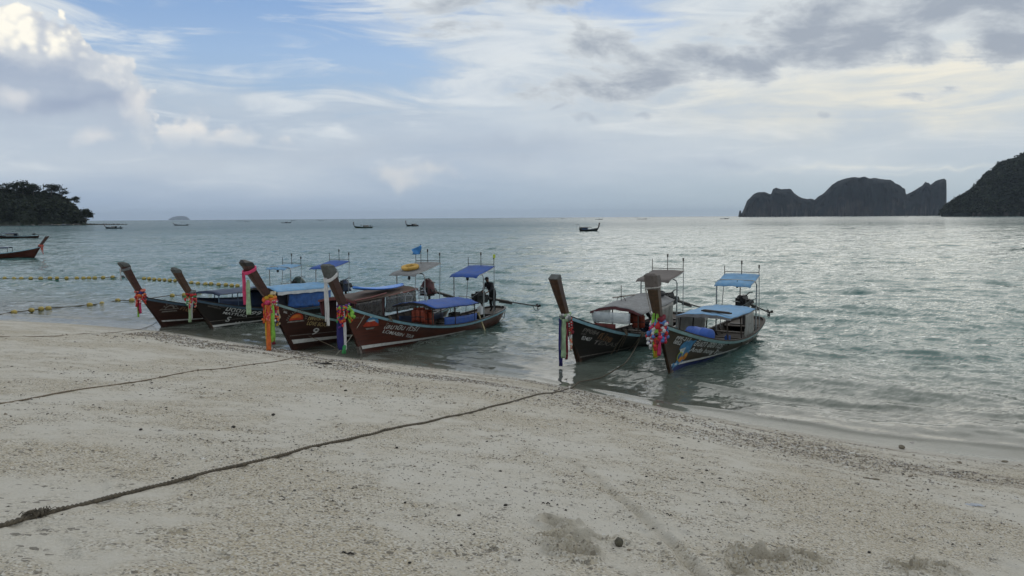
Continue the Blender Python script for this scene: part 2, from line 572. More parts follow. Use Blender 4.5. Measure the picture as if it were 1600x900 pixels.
def sand_detail(X, Y):
    s = inland(X, Y)
    r = np.sqrt(X * X + Y * Y)
    dry = sstep(-0.2, 2.2, s)
    z = fbm(X * 0.22, Y * 0.22, 3, 11) * 0.10 * sstep(0.0, 4.0, s) + fbm(X * 1.3, Y * 1.3, 3, 3) * 0.022 * dry
    # shallow scuffs all over the dry sand
    sc = fbm(X * 3.0 + 0.8 * Y, Y * 3.6, 2, 21)
    z = z - 0.026 * sstep(0.12, 0.42, sc) * dry * sstep(-.1, .25, fbm(X * .35, Y * .35, 2, 5) + .1)
    z = z + fbm(X * 11, Y * 11, 3, 31) * 0.007 * dry + fbm(X * 38, Y * 38, 2, 41) * 0.004 * (0.35 + 0.65 * dry)
    dug = np.zeros_like(X)
    for cx, cy, rx, ry, dep in DIGS:
        dx, dy = (X - cx) / rx, (Y - cy) / (ry * 1.5)
        m = np.abs(dx) < 3
        q = np.full_like(X, 9.0)
        wob = 1 + 0.5 * fbm(X * 7, Y * 7, 2, 51) + .55 * fbm(X * 3, Y * 3, 2, 52)
        q = np.sqrt(dx * dx + dy * dy) * wob
        rim = np.exp(-((q - 1.3) / 0.34) ** 2)
        hole = sstep(1.15, 0.25, q)
        clod = np.clip(fbm(X * 17, Y * 17, 3, 61), -.1, .6)
        z = z + 1.35 * dep * (0.85 * rim * (1 + .5 * fbm(X * 5, Y * 5, 2, 62)) - 1.7 * hole) + .034 * clod * np.maximum(rim, hole) * min(1, dep / .04)
        dug = np.maximum(dug, sstep(1.75, 1.0, q) * min(1.0, dep / .035))
    fur = np.full_like(X, 9.0); fw = np.zeros_like(X)
    for i in range(len(FURROW) - 1):
        a, b = FURROW[i], FURROW[i + 1]
        ax, ay, bx, by = a.x, a.y, b.x - a.x, b.y - a.y
        t = np.clip(((X - ax) * bx + (Y - ay) * by) / (bx * bx + by * by), 0, 1)
        dd = np.hypot(X - ax - t * bx, Y - ay - t * by)
        w = FURROW_W[i] + (FURROW_W[i + 1] - FURROW_W[i]) * t
        near = dd < fur
        fw = np.where(near, w, fw); fur = np.minimum(fur, dd)
    fj = fur * (1 + 0.5 * fbm(X * 9, Y * 9, 3, 71))
    z = z - 0.045 * np.exp(-(fj / 0.055) ** 2) * fw + 0.026 * np.exp(-((fj - 0.10) / 0.04) ** 2) * fw
    dug = np.maximum(dug, np.exp(-(fj / 0.075) ** 2) * 0.75 * fw)
    return z, dug

def polar(th, rr):
    T, Rr = np.meshgrid(th, rr)
    return np.sin(T) * Rr, np.cos(T) * Rr

def seq_r(r0, r1, step):
    n = int(math.log(r1 / r0) / step) + 1
    return list(np.exp(np.linspace(math.log(r0), math.log(r1), n)))

def build_beach():
    th = np.concatenate([np.linspace(-math.pi, R(-46), 40)[:-1], np.linspace(R(-46), R(46), 560), np.linspace(R(46), math.pi, 40)[1:-1]])
    rr = np.array([0.02] + seq_r(0.3, 3.6, 0.06)[:-1] + seq_r(3.6, 60, 0.0036) + seq_r(63, 1500, 0.09) + [3000, 9000, 34000])
    X, Y = polar(th, rr)
    near = np.hypot(X, Y) < 90
    Z = sand_z0(X, Y)
    dz, dug = sand_detail(X, Y)
    Z = Z + np.where(near, dz, 0)
    s = inland(X, Y)
    o = grid_mesh('beach', np.stack([X, Y, Z], -1), wrap=True, attrs={'inland': s, 'dug': dug})
    m, nt, b = principled('coral_sand')
    geo = nt.node('ShaderNodeNewGeometry')
    pos = geo.outputs['Position']
    ins = nt.attr('inland'); dg = nt.attr('dug')
    n_big = nt.noise(pos, 0.35, 4, 0.55)
    n_mid = nt.noise(pos, 2.2, 5, 0.6)
    grain = nt.noise(pos, 70.0, 4, 0.75)
    cell = nt.voronoi(pos, 62.0, 'F1', 'Color')
    cs = nt.node('ShaderNodeSeparateColor'); nt.link(cell.s, cs.inputs[0])
    cr, cg = S(nt, cs.outputs[0]), S(nt, cs.outputs[1])
    cell2 = nt.voronoi(pos, 24.0, 'F1', 'Color')
    cs2 = nt.node('ShaderNodeSeparateColor'); nt.link(cell2.s, cs2.inputs[0])
    c2 = S(nt, cs2.outputs[0])
    base = nt.mix(nt.smooth(n_big + (n_mid - .5) * .6, 0.36, 0.64), (.57, .53, .455), (.455, .39, .285))
    # grains: pale coral, grey and dark bits
    coarse = nt.smooth(n_mid + (n_big - .5) * 1.2, 0.38, 0.56)
    col = nt.mix((cr - .30) * 0.75 * (coarse * .8 + .3), base, (.78, .755, .70))
    col = nt.mix(nt.smooth(cg, 0.66, 0.95) * (coarse * .7 + .10), col, (.16, .145, .12))
    col = nt.mix(nt.smooth(c2 + (n_mid - .5) * .5, 0.96, 1.0) * .7, col, (.09, .08, .065))
    # dark gravel in bands that follow the water's edge
    bandn = nt.noise(nt.comb(ins * 1.5, S(nt, nt.node('ShaderNodeSeparateXYZ').outputs[0]) * 0.0), 1.0, 3, 0.6)
    sp = nt.node('ShaderNodeSeparateXYZ'); nt.link(pos, sp.inputs[0])
    px_ = S(nt, sp.outputs[0])
    streak = nt.noise(nt.comb(ins * 2.6, px_ * 0.30), 1.0, 5, 0.6)
    band = nt.smooth(ins, 0.05, 0.5) * nt.smooth(ins, 1.6, 7.0, 1.0, 0.12) * nt.smooth(streak, 0.40, 0.66) * nt.smooth(px_, -16, 4, 0.45, 1.0)
    col = nt.mix(nt.smooth(c2 + band * 0.75, 1.0, 1.28) * 0.85, col, nt.mix(cr, (.10, .085, .065), (.26, .23, .19)))
    col = nt.mix(band * 0.30, col, (.34, .285, .215))
    # freshly turned, still damp sand is yellower and darker
    col = nt.mix(dg * 0.55, col, nt.mix(n_mid, (.33, .285, .21), (.43, .38, .29)))
    # damp strip the swash has just left
    wet = nt.smooth(ins + (n_mid - .5) * 0.6, 0.10, 0.75, 1.0, 0.0)
    wetc = nt.mix(0.55, col, (.17, .155, .125))
    col = nt.mix(wet, col, wetc)
    nt.link(col.s, b.inputs['Base Color'])
    nt.put(b.inputs['Roughness'], nt.smooth(wet, 0.0, 1.0, 0.92, 0.42))
    b.inputs['Specular IOR Level'].default_value = 0.3
    h = grain * 0.5 + cr * 0.35 + nt.noise(pos, 30.0, 4, 0.65) * 0.9
    nt.link(nt.bump(h, 1.0, 0.02).s, b.inputs['Normal'])
    o.data.materials.append(m)
    tag(o, 'pale grey coral sand beach sloping down to the water', kind='structure')
build_beach()

# ------------------------------------------------------------------ the sea
WAVES = []
for k in range(64):
    lam = 0.34 * (15.0 / 0.34) ** (k / 63.0)
    ang = R(-118) + rng.normal() * 0.62                   # running in towards the beach
    WAVES.append((2 * math.pi / lam, ang, rng.random() * 6.28, lam))
def wave_z(X, Y, spacing):
    Z = np.zeros_like(X)
    patch = 0.65 + 0.9 * (fbm(X * 0.05, Y * 0.12, 3, 77) + .25)
    for kk, a, ph, lam in WAVES:
        amp = 0.0050 * lam ** 0.78 * min(1.0, (4.0 / lam) ** .45)
        fade = sstep(0.45 * lam, 0.2 * lam, spacing)
        arg = kk * (X * math.cos(a) + Y * math.sin(a)) + ph + 0.9 * np.sin(0.31 * X + ph) 
        Z += amp * fade * patch * (np.sin(arg) + 0.28 * np.sin(2 * arg + 1.57))
    return Z

def build_sea():
    th = np.concatenate([np.linspace(R(-150), R(-44), 50)[:-1], np.linspace(R(-42), R(42), 500), np.linspace(R(44), R(150), 50)[1:]])
    rr = np.array(seq_r(12, 420, 0.0041) + seq_r(423, 2200, 0.009) + seq_r(2250, 31000, 0.06))
    X, Y = polar(th, rr)
    s = inland(X, Y)
    depth = np.clip(-sand_z0(X, Y), 0, 4)
    r = np.hypot(X, Y)
    spacing = np.where(r < 421, np.maximum(r * 0.0041, 0.05), np.where(r < 2210, r * .009, r * .06))
    Z = wave_z(X, Y, spacing) * sstep(0.0, 2.5, -s) * (0.55 + 0.45 * sstep(2, 14, -s))
    # little shore breakers running along the waterline
    wob = fbm(X * .18, Y * .18, 3, 91) * 1.6
    for off, wd, am in ((0.55, .22, .018), (1.7, .30, .034), (3.4, .45, .05), (5.6, .5, .04)):
        q = (-s - off - wob * (0.35 + off * .12)) / wd
        along = 0.35 + 1.0 * sstep(-.2, .2, fbm(X * .22 + off, Y * .22, 2, 93 + int(off * 9)))
        Z += am * along * np.where(q < 0, np.exp(-(q / .55) ** 2), np.exp(-(q / 1.5) ** 2))
    keep = (s[:-1, :-1] < 1.2)
    o = grid_mesh('sea', np.stack([X, Y, Z], -1), keep=keep, attrs={'depth': depth, 'seaward': -s})
    m = bpy.data.materials.new('sea_water')
    m.use_nodes = True
    m.node_tree.nodes.clear()
    nt = NT(m.node_tree)
    geo = nt.node('ShaderNodeNewGeometry')
    pos = geo.outputs['Position']
    sep = nt.node('ShaderNodeSeparateXYZ'); nt.link(pos, sep.inputs[0])
    X_, Y_ = S(nt, sep.outputs[0]), S(nt, sep.outputs[1])
    dist = nt.math('SQRT', X_ * X_ + Y_ * Y_)
    # wind ripples: slopes of several wave scales, drawn out along the crests
    c_, s_ = math.cos(R(-28)), math.sin(R(-28))
    al, ac = X_ * c_ - Y_ * s_, X_ * s_ + Y_ * c_
    def slopes(kx, ky, scale, det, dist_):
        v_ = nt.noise(nt.comb(al * kx, ac * ky), scale, det, 0.6, dist=dist_, out=1)
        q = nt.node('ShaderNodeSeparateColor'); nt.link(v_.s, q.inputs[0])
        return S(nt, q.outputs[0]) - .5, S(nt, q.outputs[1]) - .5
    r1, r2 = slopes(0.8, 2.3, 4.5, 2, .5)
    m1, m2 = slopes(0.8, 2.2, 1.3, 3, .5)
    l1, l2 = slopes(0.55, 1.9, 0.26, 3, .4)
    w1, w2 = slopes(0.4, 1.6, 0.05, 3, .3)
    calm = nt.smooth(nt.attr('seaward'), 0.1, 4.0, 0.12, 1.0)
    gust = nt.smooth(nt.noise(nt.comb(al * .5, ac * 1.3), 0.035, 3, .55), .3, .7, .65, 1.25)
    fm, fl, fw = nt.smooth(dist, 15, 45, .5, 1.0), nt.smooth(dist, 25, 120), nt.smooth(dist, 120, 500)
    amp = calm * gust
    s_al = (r1 * .32 + m1 * .30 * fm + l1 * .28 * fl + w1 * .22 * fw) * amp
    s_ac = (r2 * .80 + m2 * .90 * fm + l2 * .60 * fl + w2 * .45 * fw) * amp
    sxn = s_al * c_ + s_ac * s_
    syn = s_ac * c_ - s_al * s_
    gn = nt.node('ShaderNodeVectorMath', operation='ADD'); nt.link(geo.outputs['Normal'], gn.inputs[0]); nt.put(gn.inputs[1], nt.comb(sxn, syn, 0.0))
    nn = nt.node('ShaderNodeVectorMath', operation='NORMALIZE'); nt.link(gn.outputs[0], nn.inputs[0])
    nrm = S(nt, nn.outputs[0])
    depth = nt.attr('depth')
    turbid = 1.0 - nt.math('EXPONENT', depth * -2.1)
    tint = nt.mix(nt.smooth(dist, 40, 600), nt.mix(nt.smooth(depth, 0.12, 1.1), (.150, .168, .138), (.042, .118, .110)), (.032, .086, .092))
    dif = nt.node('ShaderNodeBsdfDiffuse'); nt.link(tint.s, dif.inputs['Color'])
    nt.link(nrm.s, dif.inputs['Normal'])
    tr = nt.node('ShaderNodeBsdfTransparent'); tr.inputs['Color'].default_value = (.93, .97, .95, 1)
    # thin broken foam where the water thins out on the sand
    fo = nt.smooth(depth, 0.0, 0.035, 1.0, 0.0) * nt.smooth(nt.noise(pos, 7.0, 5, .65), .50, .62) * nt.smooth(nt.noise(pos, .5, 3, .6), .42, .6)
    tint = nt.mix(fo * .8, tint, (.62, .62, .58)); nt.link(tint.s, dif.inputs['Color'])
    turbid = nt.math('MAXIMUM', turbid, fo * .7)
    body = nt.node('ShaderNodeMixShader'); nt.put(body.inputs[0], turbid); nt.link(tr.outputs[0], body.inputs[1]); nt.link(dif.outputs[0], body.inputs[2])
    gl = nt.node('ShaderNodeBsdfGlossy'); gl.inputs['Color'].default_value = (1, 1, 1, 1)
    nt.put(gl.inputs['Roughness'], nt.smooth(dist, 30, 1200, 0.06, 0.16))
    nt.link(nrm.s, gl.inputs['Normal'])
    fr = nt.node('ShaderNodeFresnel'); fr.inputs['IOR'].default_value = 1.333
    nt.link(nrm.s, fr.inputs['Normal'])
    mx = nt.node('ShaderNodeMixShader'); nt.put(mx.inputs[0], S(nt, fr.outputs[0]) * nt.smooth(dist, 25, 500, 0.77, 0.54)); nt.link(body.outputs[0], mx.inputs[1]); nt.link(gl.outputs[0], mx.inputs[2])
    out = nt.node('ShaderNodeOutputMaterial'); nt.link(mx.outputs[0], out.inputs['Surface'])
    o.data.materials.append(m)
    tag(o, 'grey green rippled sea of the bay', kind='structure')
build_sea()

def on_sand(px, py, _b=None):           # the pixel's place on the finished, uneven sand
    d = ray(px, py); off = 0.0; hi = 10.0
    for _k in range(5):
        lo, hi = 1.0, 80.0
        for _ in range(44):
            m = (lo + hi) / 2
            if CAM_H + d.z * m > float(sand_z0(d.x * m, m)) + off: lo = m
            else: hi = m
        dz, _g = sand_detail(np.array([[d.x * hi]]), np.array([[hi]])); off = .5 * off + .5 * float(dz[0, 0])
    return Vector((d.x * hi, hi, float(sand_z0(d.x * hi, hi)) + off))
# ------------------------------------------------------------------ far land
def rock_mat(name, green, rock, bare, scale, streak=0.0):
    m, nt, b = principled(name)
    tc = nt.node('ShaderNodeTexCoord')
    pos = tc.outputs['Object']
    geo = nt.node('ShaderNodeNewGeometry')
    sp = nt.node('ShaderNodeSeparateXYZ'); nt.link(geo.outputs['Normal'], sp.inputs[0])
    nz = S(nt, sp.outputs[2])
    n = nt.noise(pos, scale, 6, 0.62)
    mp = nt.node('ShaderNodeMapping'); mp.inputs['Scale'].default_value = (1, 1, 0.22)
    nt.link(pos, mp.inputs[0])
    st = nt.noise(mp.outputs[0], scale * 3.2, 6, 0.65)
    g = nt.mix(nt.smooth(n, .3, .7), tuple(c * .6 for c in green), tuple(c * 1.35 for c in green))
    r = nt.mix(nt.smooth(st, .35, .68), tuple(c * .55 for c in rock), tuple(c * 1.5 for c in rock))
    po = nt.node('ShaderNodeSeparateXYZ'); nt.link(pos, po.inputs[0])
    hz = S(nt, po.outputs[2])
    steep = nt.smooth(nz + (n - .5) * .9 + (st - .5) * .7, bare[0], bare[1], 1.0, 0.0) * nt.smooth(hz + (n - .5) * bare[2] * 1.6, bare[2] * .35, bare[2], 1.0, bare[3])
    c = nt.mix(steep, g, r)
    nt.link(c.s, b.inputs['Base Color'])
    b.inputs['Roughness'].default_value = 0.95
    b.inputs['Specular IOR Level'].default_value = 0.1
    nt.link(nt.bump(n * 1.0 + st * .6, 0.8, 0.25 / scale).s, b.inputs['Normal'])
    return m

def ridge(name, prof, dist, depth, front, mats, seed, rough, nx=260, ny=70, back=0.5, skew=0.0, smooth=True, canopy=0.0):
    """an island or headland whose crest follows a profile of (bearing px, height px) at a distance; real depth behind and in front"""
    px = np.array([p[0] for p in prof], float); py = np.array([p[1] for p in prof], float)
    c = px.mean()
    base = on_level(c, 600, 0)
    xs = np.linspace(px[0], px[-1], nx)
    hor = 339.8 - (xs - 800) * ROLL
    hpx = np.interp(xs, px, py)
    Xc = (xs - 800) / F_PX * dist
    H = np.maximum(0, (hor - hpx)) / F_PX * dist
    H = H + np.minimum(3.0, H * .35) + .25
    w = np.linspace(-1, 1, ny)
    Wd = depth * (0.35 + 0.65 * np.sqrt(np.clip(H / H.max(), 0, 1)))
    U, Vv = np.meshgrid(Xc, w, indexing='xy')
    Hh = np.broadcast_to(H, U.shape); Ww = np.broadcast_to(Wd, U.shape)
    t = np.where(Vv < 0, -Vv, Vv)
    shape = np.where(Vv < 0, 1 - t ** front, 1 - t ** 2.0)
    Yd = Vv * Ww
    sc = dist / 1000.0
    n = fbm(U / (30 * sc), Yd / (30 * sc) + 3, 5, seed)
    n2 = fbm(U / (6 * sc), Yd / (6 * sc), 4, seed + 9)
    Z = Hh * np.clip(shape, 0, 1)
    Z = Z * (1 + rough * n * (t > 0.02) * sstep(0.0, .25, t)) + n2 * 1.1 * sc * np.clip(shape * 3, 0, 1) * (1 + canopy)
    Yd = Yd + n * 26 * sc * (1 - np.clip(shape, 0, 1)) * .8 + n2 * 8 * sc
    Z = np.where(t > 0.985, -4.0, Z)
    f = (dist + Yd) / dist
    U = U * f
    Z = np.where(Z > 0, Z * f, Z)
    P = np.stack([U, Yd + dist, np.maximum(Z, -4.0)], -1)
    o = grid_mesh(name, P - np.array([Xc.mean(), dist, 0]), smooth=smooth)
    o.location = (Xc.mean(), dist, 0)
    o.data.materials.append(mats)
    return o, P

limestone = rock_mat('limestone_island', (.011, .0145, .017), (.060, .056, .054), (.15, .75, 95.0, .05), 0.012)
cliffgreen = rock_mat('wooded_cliff', (.016, .021, .018), (.085, .08, .072), (.10, .55, 38.0, .02), 0.03)
hillgreen = rock_mat('wooded_headland', (.018, .024, .014), (.08, .09, .07), (.10, .5, 5.0, .0), 0.08)

prof_island = [(1153, 336), (1154.5, 329), (1156.5, 328), (1158, 334), (1163, 322), (1166, 314), (1171, 309), (1177, 303), (1184, 301), (1192, 300), (1199, 303), (1203, 304.5), (1206, 296), (1211, 294), (1218, 296), (1226, 295.5), (1234, 296), (1239, 302), (1246, 307), (1253, 310), (1260, 311), (1265, 310), (1271, 312), (1278, 306), (1288, 299), (1296, 290), (1305, 284), (1313, 280.5), (1322, 278.5), (1332, 276.5), (1340, 278), (1347, 275.5), (1354, 278.5), (1366, 279), (1378, 281), (1388, 281.5), (1396, 287), (1404, 292.5), (1411, 297), (1412.5, 305), (1420, 301.5), (1430, 295), (1437, 291), (1442, 285.5), (1447, 287), (1450, 289.5), (1457, 284), (1464, 281), (1471, 279.5), (1474.5, 282), (1475.5, 300), (1476.5, 325), (1478, 335)]
o, _ = ridge('island', prof_island, 4200, 330, 5.0, limestone, 5, 0.10, nx=420, ny=60)
tag(o, 'steep dark limestone island with three humps and a sheer right end', kind='structure')
prof_small = [(266, 343), (269, 340.5), (275, 338.3), (283, 337.4), (290, 337.8), (294, 338.2), (298, 341), (300, 343.4)]
o, _ = ridge('island', prof_small, 28000, 900, 2.5, limestone, 8, 0.05, nx=40, ny=16)
tag(o, 'small pale island fading into haze on the horizon', kind='structure')
prof_cliff = [(1469, 335), (1472, 329), (1476, 322), (1481, 319), (1487, 314.5), (1494, 310), (1503, 304.5), (1513, 300), (1520, 292), (1527, 284), (1532, 279), (1538, 273), (1548, 269), (1553, 262), (1560, 257), (1571, 251), (1578, 250.5), (1586, 246), (1594, 243.5), (1600, 239), (1625, 226), (1660, 214), (1720, 196), (1800, 190), (1900, 205), (2000, 240), (2100, 300), (2140, 334)]
o, Pc = ridge('cliff_headland', prof_cliff, 1900, 210, 3.2, cliffgreen, 15, 0.12, nx=300, ny=70, canopy=.6)
tag(o, 'dark wooded cliff headland rising out of the right side', kind='structure')
prof_head = [(-420, 290), (-300, 275), (-200, 282), (-100, 288), (-40, 293), (0, 296), (30, 299), (55, 301), (75, 301), (90, 303), (104, 309), (112, 314), (118, 319), (124, 326), (129, 334), (134, 341), (140, 344.2), (150, 343.6), (158, 344.2), (165, 343.9), (174, 344.3), (182, 344.1), (190, 344.7), (196, 345.0), (202, 346.2)]
o, Ph = ridge('headland', prof_head, 900, 75, 2.6, hillgreen, 25, 0.10, nx=300, ny=50)
tag(o, 'low wooded headland with a rocky spit on the left', kind='structure')

# ---- foliage: many small leaf-clump faces
leaf_m, nt, b = principled('tree_foliage')
geo = nt.node('ShaderNodeNewGeometry')
rnd = S(nt, geo.outputs['Random Per Island'])
lc = nt.ramp(rnd, [(0.0, (.010, .014, .010)), (0.45, (.017, .024, .015)), (0.8, (.028, .036, .020)), (1.0, (.042, .050, .028))])
nt.link(lc.s, b.inputs['Base Color'])
b.inputs['Roughness'].default_value = 0.8
b.inputs['Specular IOR Level'].default_value = 0.2
bark_m = mat('tree_bark', (.09, .075, .06), .9, .3, 1.5)

def clumps(points, size, name, parent=None, flat=0.6):
    """leaf clumps: little bent three-sided tufts round each point"""
    n = len(points)
    k = 4
    dirs = rng.normal(size=(n, k, 3)); dirs[..., 2] *= flat
    dirs /= np.linalg.norm(dirs, axis=-1, keepdims=True)
    sz = size * (0.55 + 0.9 * rng.random((n, 1, 1)))
    P = np.asarray(points)[:, None, :] + dirs * sz
    faces = np.array([(0, 1, 2), (0, 2, 3), (0, 3, 1), (1, 3, 2)])
    V = P.reshape(-1, 3)
    Fc = (faces[None] + (np.arange(n) * k)[:, None, None]).reshape(-1, 3)
    me = bpy.data.meshes.new(name)
    me.from_pydata(V.tolist(), [], Fc.tolist())
    me.materials.append(leaf_m)
    o = bpy.data.objects.new(name, me); COL.objects.link(o)
    if parent: o.parent = parent
    return o

def wood_cover(P, count, size, name, label, minz, maxpx, lift):
    Zs = P[..., 2]
    half = P.shape[0] // 2 + 4
    pts = []
    I, J = np.meshgrid(np.arange(1, half), np.arange(P.shape[1]), indexing='ij')
    sel = np.argwhere((P[1:half, :, 2] > minz) & (np.abs(800 + F_PX * P[1:half, :, 0] / P[1:half, :, 1] - 800) < maxpx))
    pick = sel[rng.integers(0, len(sel), count)]
    base = P[1 + pick[:, 0], pick[:, 1]]
    jit = rng.normal(size=base.shape) * np.array([1, 1, .35]) * size * 0.9
    heap = fbm(base[:, 0] / (size * 6), base[:, 1] / (size * 6), 2, 33)[:, None] * np.array([[0, 0, 1]]) * size * 2.5
    pts = base + jit + heap + np.array([0, 0, lift])
    o = clumps(pts, size, name)
    tag(o, label, kind='stuff')
    return o
wood_cover(Pc, 26000, 3.4, 'forest', 'dense dark forest covering the cliff headland', 8, 900, 0.5)
wood_cover(Ph, 15000, 1.7, 'forest', 'dense dark forest covering the low headland', 4, 860, 0.3)

def far_tree(px, base_py, top_py, dist, width_px, label, lean=0.0, crowns=7):
    g = at_depth(px, base_py, dist)
    h = (base_py - top_py) / F_PX * dist
    wd = width_px / F_PX * dist
    r = empty('tree', g)
    tag(r, label, 'tree', 'trees standing out on the headland')
    tb = MB()
    tips = []
    top = Vector((lean * h, 0, h * 0.62))
    tb.tube([(0, 0, -2.5), (lean * h * .3, 0, h * .3), top], [h * .035, h * .028, h * .018], 6)
    for k in range(crowns):
        a = 2 * math.pi * k / crowns + random.random()
        q = top + Vector((math.cos(a) * wd * .42 * random.uniform(.4, 1), math.sin(a) * wd * .35, h * random.uniform(-.30, .26)))
        tb.tube([top * random.uniform(.6, .95), (top + q) / 2 + Vector((0, 0, h * .02)), q], [h * .014, h * .01, h * .005], 5)
        tips.append(q)
    tips.append(top + Vector((0, 0, h * .28)))
    tb.build('trunk', bark_m, r)
    pts = []
    for q in tips:
        n = 120
        off = rng.normal(size=(n, 3)) * np.array([wd * .12, wd * .12, h * .10])
        pts.append(np.array(q) + off)
    clumps(np.concatenate(pts), h * .075, 'crown', r)
far_tree(36, 304, 284, 880, 32, 'broad crowned tree standing highest on the low headland', .05, 9)
far_tree(52, 303, 289, 882, 18, 'small tree beside the highest crown on the low headland', .15, 6)
far_tree(12, 303, 287, 885, 26, 'tree on the headland crest nearest the edge of the photo', -.1, 7)
far_tree(80, 304, 289, 885, 26, 'spreading tree with a gap to its neighbour on the headland crest', .12, 8)
far_tree(96, 305, 295, 880, 14, 'small leaning tree at the right end of the headland crest', .35, 5)
far_tree(114, 319, 308, 870, 14, 'wind bent tree sticking out above the steep headland slope', .4, 5)
far_tree(134, 345, 328, 850, 19, 'lone round tree on the rocky tip of the headland', .05, 9)

# shore rocks along the foot of the headland and on the spit
spit_m = mat('dark_shore_rock', (.060, .055, .048), .9, .5, .3, bump=.6, bump_dist=.3)
rk = MB()
for k in range(420):
    px = random.uniform(-40, 198)
    y = 870 - random.uniform(0, 45) if px < 130 else 890 - random.uniform(-12, 22)
    g = Vector(((px - 800) / F_PX * y, y, random.uniform(-.4, .5)))
    s = random.uniform(.6, 2.0) * (1 if px < 150 else .7)
    rk.ball(g, (s * 1.5, s * 1.2, s * .7), 6, 4, jit=.25)
o = rk.build('shore_rocks', spit_m)
tag(o, 'dark rocks along the foot of the low headland and its spit', kind='stuff')
sb = MB()
rows = []
for k in range(30):
    px = -60 + k * 6.2
    y0 = 838 + 6 * math.sin(k * .7)
    rows.append([((px - 800) / F_PX * (y0 + q), y0 + q, z) for q, z in ((-6, -.5), (0, .35), (14, 1.2), (26, 1.6))])
o = sb.sheet(rows, .3).build('headland_beach', mat('pale_far_sand', (.30, .27, .22), .95, .2, .2), smooth=True)
tag(o, 'narrow strip of pale sand at the foot of the low headland', kind='structure')

# ------------------------------------------------------------------ haze
hz = MB().box((0, 0, 0), (2, 2, 2)).build('haze', [])
hz.scale = (33000, 33000, 142)
hz.location = (0, 0, 142 - 4.6)
hm = bpy.data.materials.new('sea_air'); hm.use_nodes = True; hm.node_tree.nodes.clear()
H = NT(hm.node_tree)
pv = H.node('ShaderNodeVolumePrincipled')
pv.inputs['Color'].default_value = (.70, .83, 1.0, 1)
pv.inputs['Density'].default_value = 3.2e-5
pv.inputs['Anisotropy'].default_value = 0.2
ho = H.node('ShaderNodeOutputMaterial'); H.link(pv.outputs[0], ho.inputs['Volume'])
hz.data.materials.append(hm)
tag(hz, 'thin sea haze', kind='stuff')
# ------------------------------------------------------------------ longtail boats
def wood(name, c, rough=.45, coat=.15, var=.35):
    return mat(name, c, rough, var, 2.2, (0.35, 2.0, 5.0), bump=.25, bump_dist=.004, coat=coat, wear=((c[0] * 1.9 + .02, c[1] * 1.8 + .02, c[2] * 1.7 + .02), .60, .5))
M_dkbrown = wood('dark_brown_hull_paint', (.034, .0105, .0062))
M_black = wood('black_brown_hull_paint', (.010, .0068, .0052))
M_olive = wood('olive_brown_hull_paint', (.042, .028, .014))
M_red = wood('red_brown_hull_paint', (.080, .018, .009))
M_prow = wood('varnished_prow_wood', (.052, .017, .010), .4, .25)
M_prow2 = wood('tan_prow_wood', (.062, .028, .014), .45, .2)
M_prow3 = wood('pale_prow_wood', (.072, .040, .022), .5, .1)
M_inner = wood('bare_inner_planks', (.034, .024, .017), .75, 0)
M_deck = wood('worn_deck_planks', (.072, .057, .044), .8, 0)
M_cap = mat('weathered_grey_prow_top', (.085, .090, .085), .8, .3, 6)
M_rail = mat('pale_blue_rail_paint', (.27, .47, .55), .45, .18, 4, wear=((.12, .16, .17), .62, .6))
M_raildark = mat('slate_blue_rail_paint', (.070, .12, .17), .45, .2, 4)
M_railgrn = mat('sea_green_rail_paint', (.26, .40, .40), .45, .2, 4, wear=((.12, .15, .14), .6, .6))
M_white = mat('white_trim_paint', (.66, .66, .63), .5, .12, 5, wear=((.25, .23, .2), .64, .6))
M_blueboot = mat('dark_blue_boot_paint', (.012, .022, .11), .5, .25, 4)
M_steel = mat('galvanised_tube', (.30, .32, .32), .45, .2, 6, metal=.6)
M_iron = mat('rusty_black_iron', (.040, .036, .034), .6, .4, 9, metal=.4, wear=((.11, .045, .02), .58, .7))
M_engine = mat('oily_engine_black', (.018, .018, .018), .5, .4, 12, metal=.3)
M_blue = mat('royal_blue_canvas', (.020, .070, .28), .75, .2, 3, bump=.3, bump_dist=.01, wear=((.05,.11,.27), .50, .6))
M_ltblue = mat('faded_sky_blue_canvas', (.135, .29, .47), .75, .16, 3, bump=.3, bump_dist=.01, wear=((.24,.36,.46), .50, .6))
M_navy = mat('navy_tarpaulin', (.016, .032, .075), .6, .3, 3, bump=.4, bump_dist=.02)
M_midblue = mat('blue_tarpaulin', (.028, .10, .33), .5, .3, 3, bump=.5, bump_dist=.03, wear=((.06,.14,.33), .50, .6))
M_greycan = mat('grey_canvas', (.20, .20, .20), .8, .2, 4, bump=.3, bump_dist=.01, wear=((.12,.115,.11), .50, .6))
M_browncan = mat('brown_grey_canvas', (.135, .115, .105), .8, .2, 4, bump=.3, bump_dist=.01, wear=((.09,.075,.065), .50, .6))
M_whitecan = mat('off_white_canvas', (.55, .57, .58), .75, .12, 4, bump=.3, bump_dist=.01)
M_green = mat('dark_green_tarpaulin', (.028, .060, .052), .6, .35, 4, bump=.5, bump_dist=.03)
M_maroon = mat('maroon_tarpaulin', (.085, .020, .024), .6, .3, 4, bump=.4, bump_dist=.02)
M_clear = mat('milky_plastic_sheet', (.55, .60, .62), .25, .15, 4, bump=.5, bump_dist=.02, trans=.0, alpha=.55)
M_greyclear = mat('smoky_plastic_sheet', (.24, .23, .21), .35, .25, 4, bump=.5, bump_dist=.02, alpha=.86)
M_dimclear = mat('dim_smoky_plastic_sheet', (.085, .08, .075), .3, .3, 4, bump=.5, bump_dist=.02, alpha=.72)
M_rope = mat('weathered_hemp_rope', (.16, .125, .085), .95, .4, 30, bump=.8, bump_dist=.01)
M_darkrope = mat('sandy_dark_rope', (.095, .078, .055), .95, .45, 30, bump=.8, bump_dist=.01)
M_paleRope = mat('pale_nylon_rope', (.42, .39, .32), .8, .2, 20)
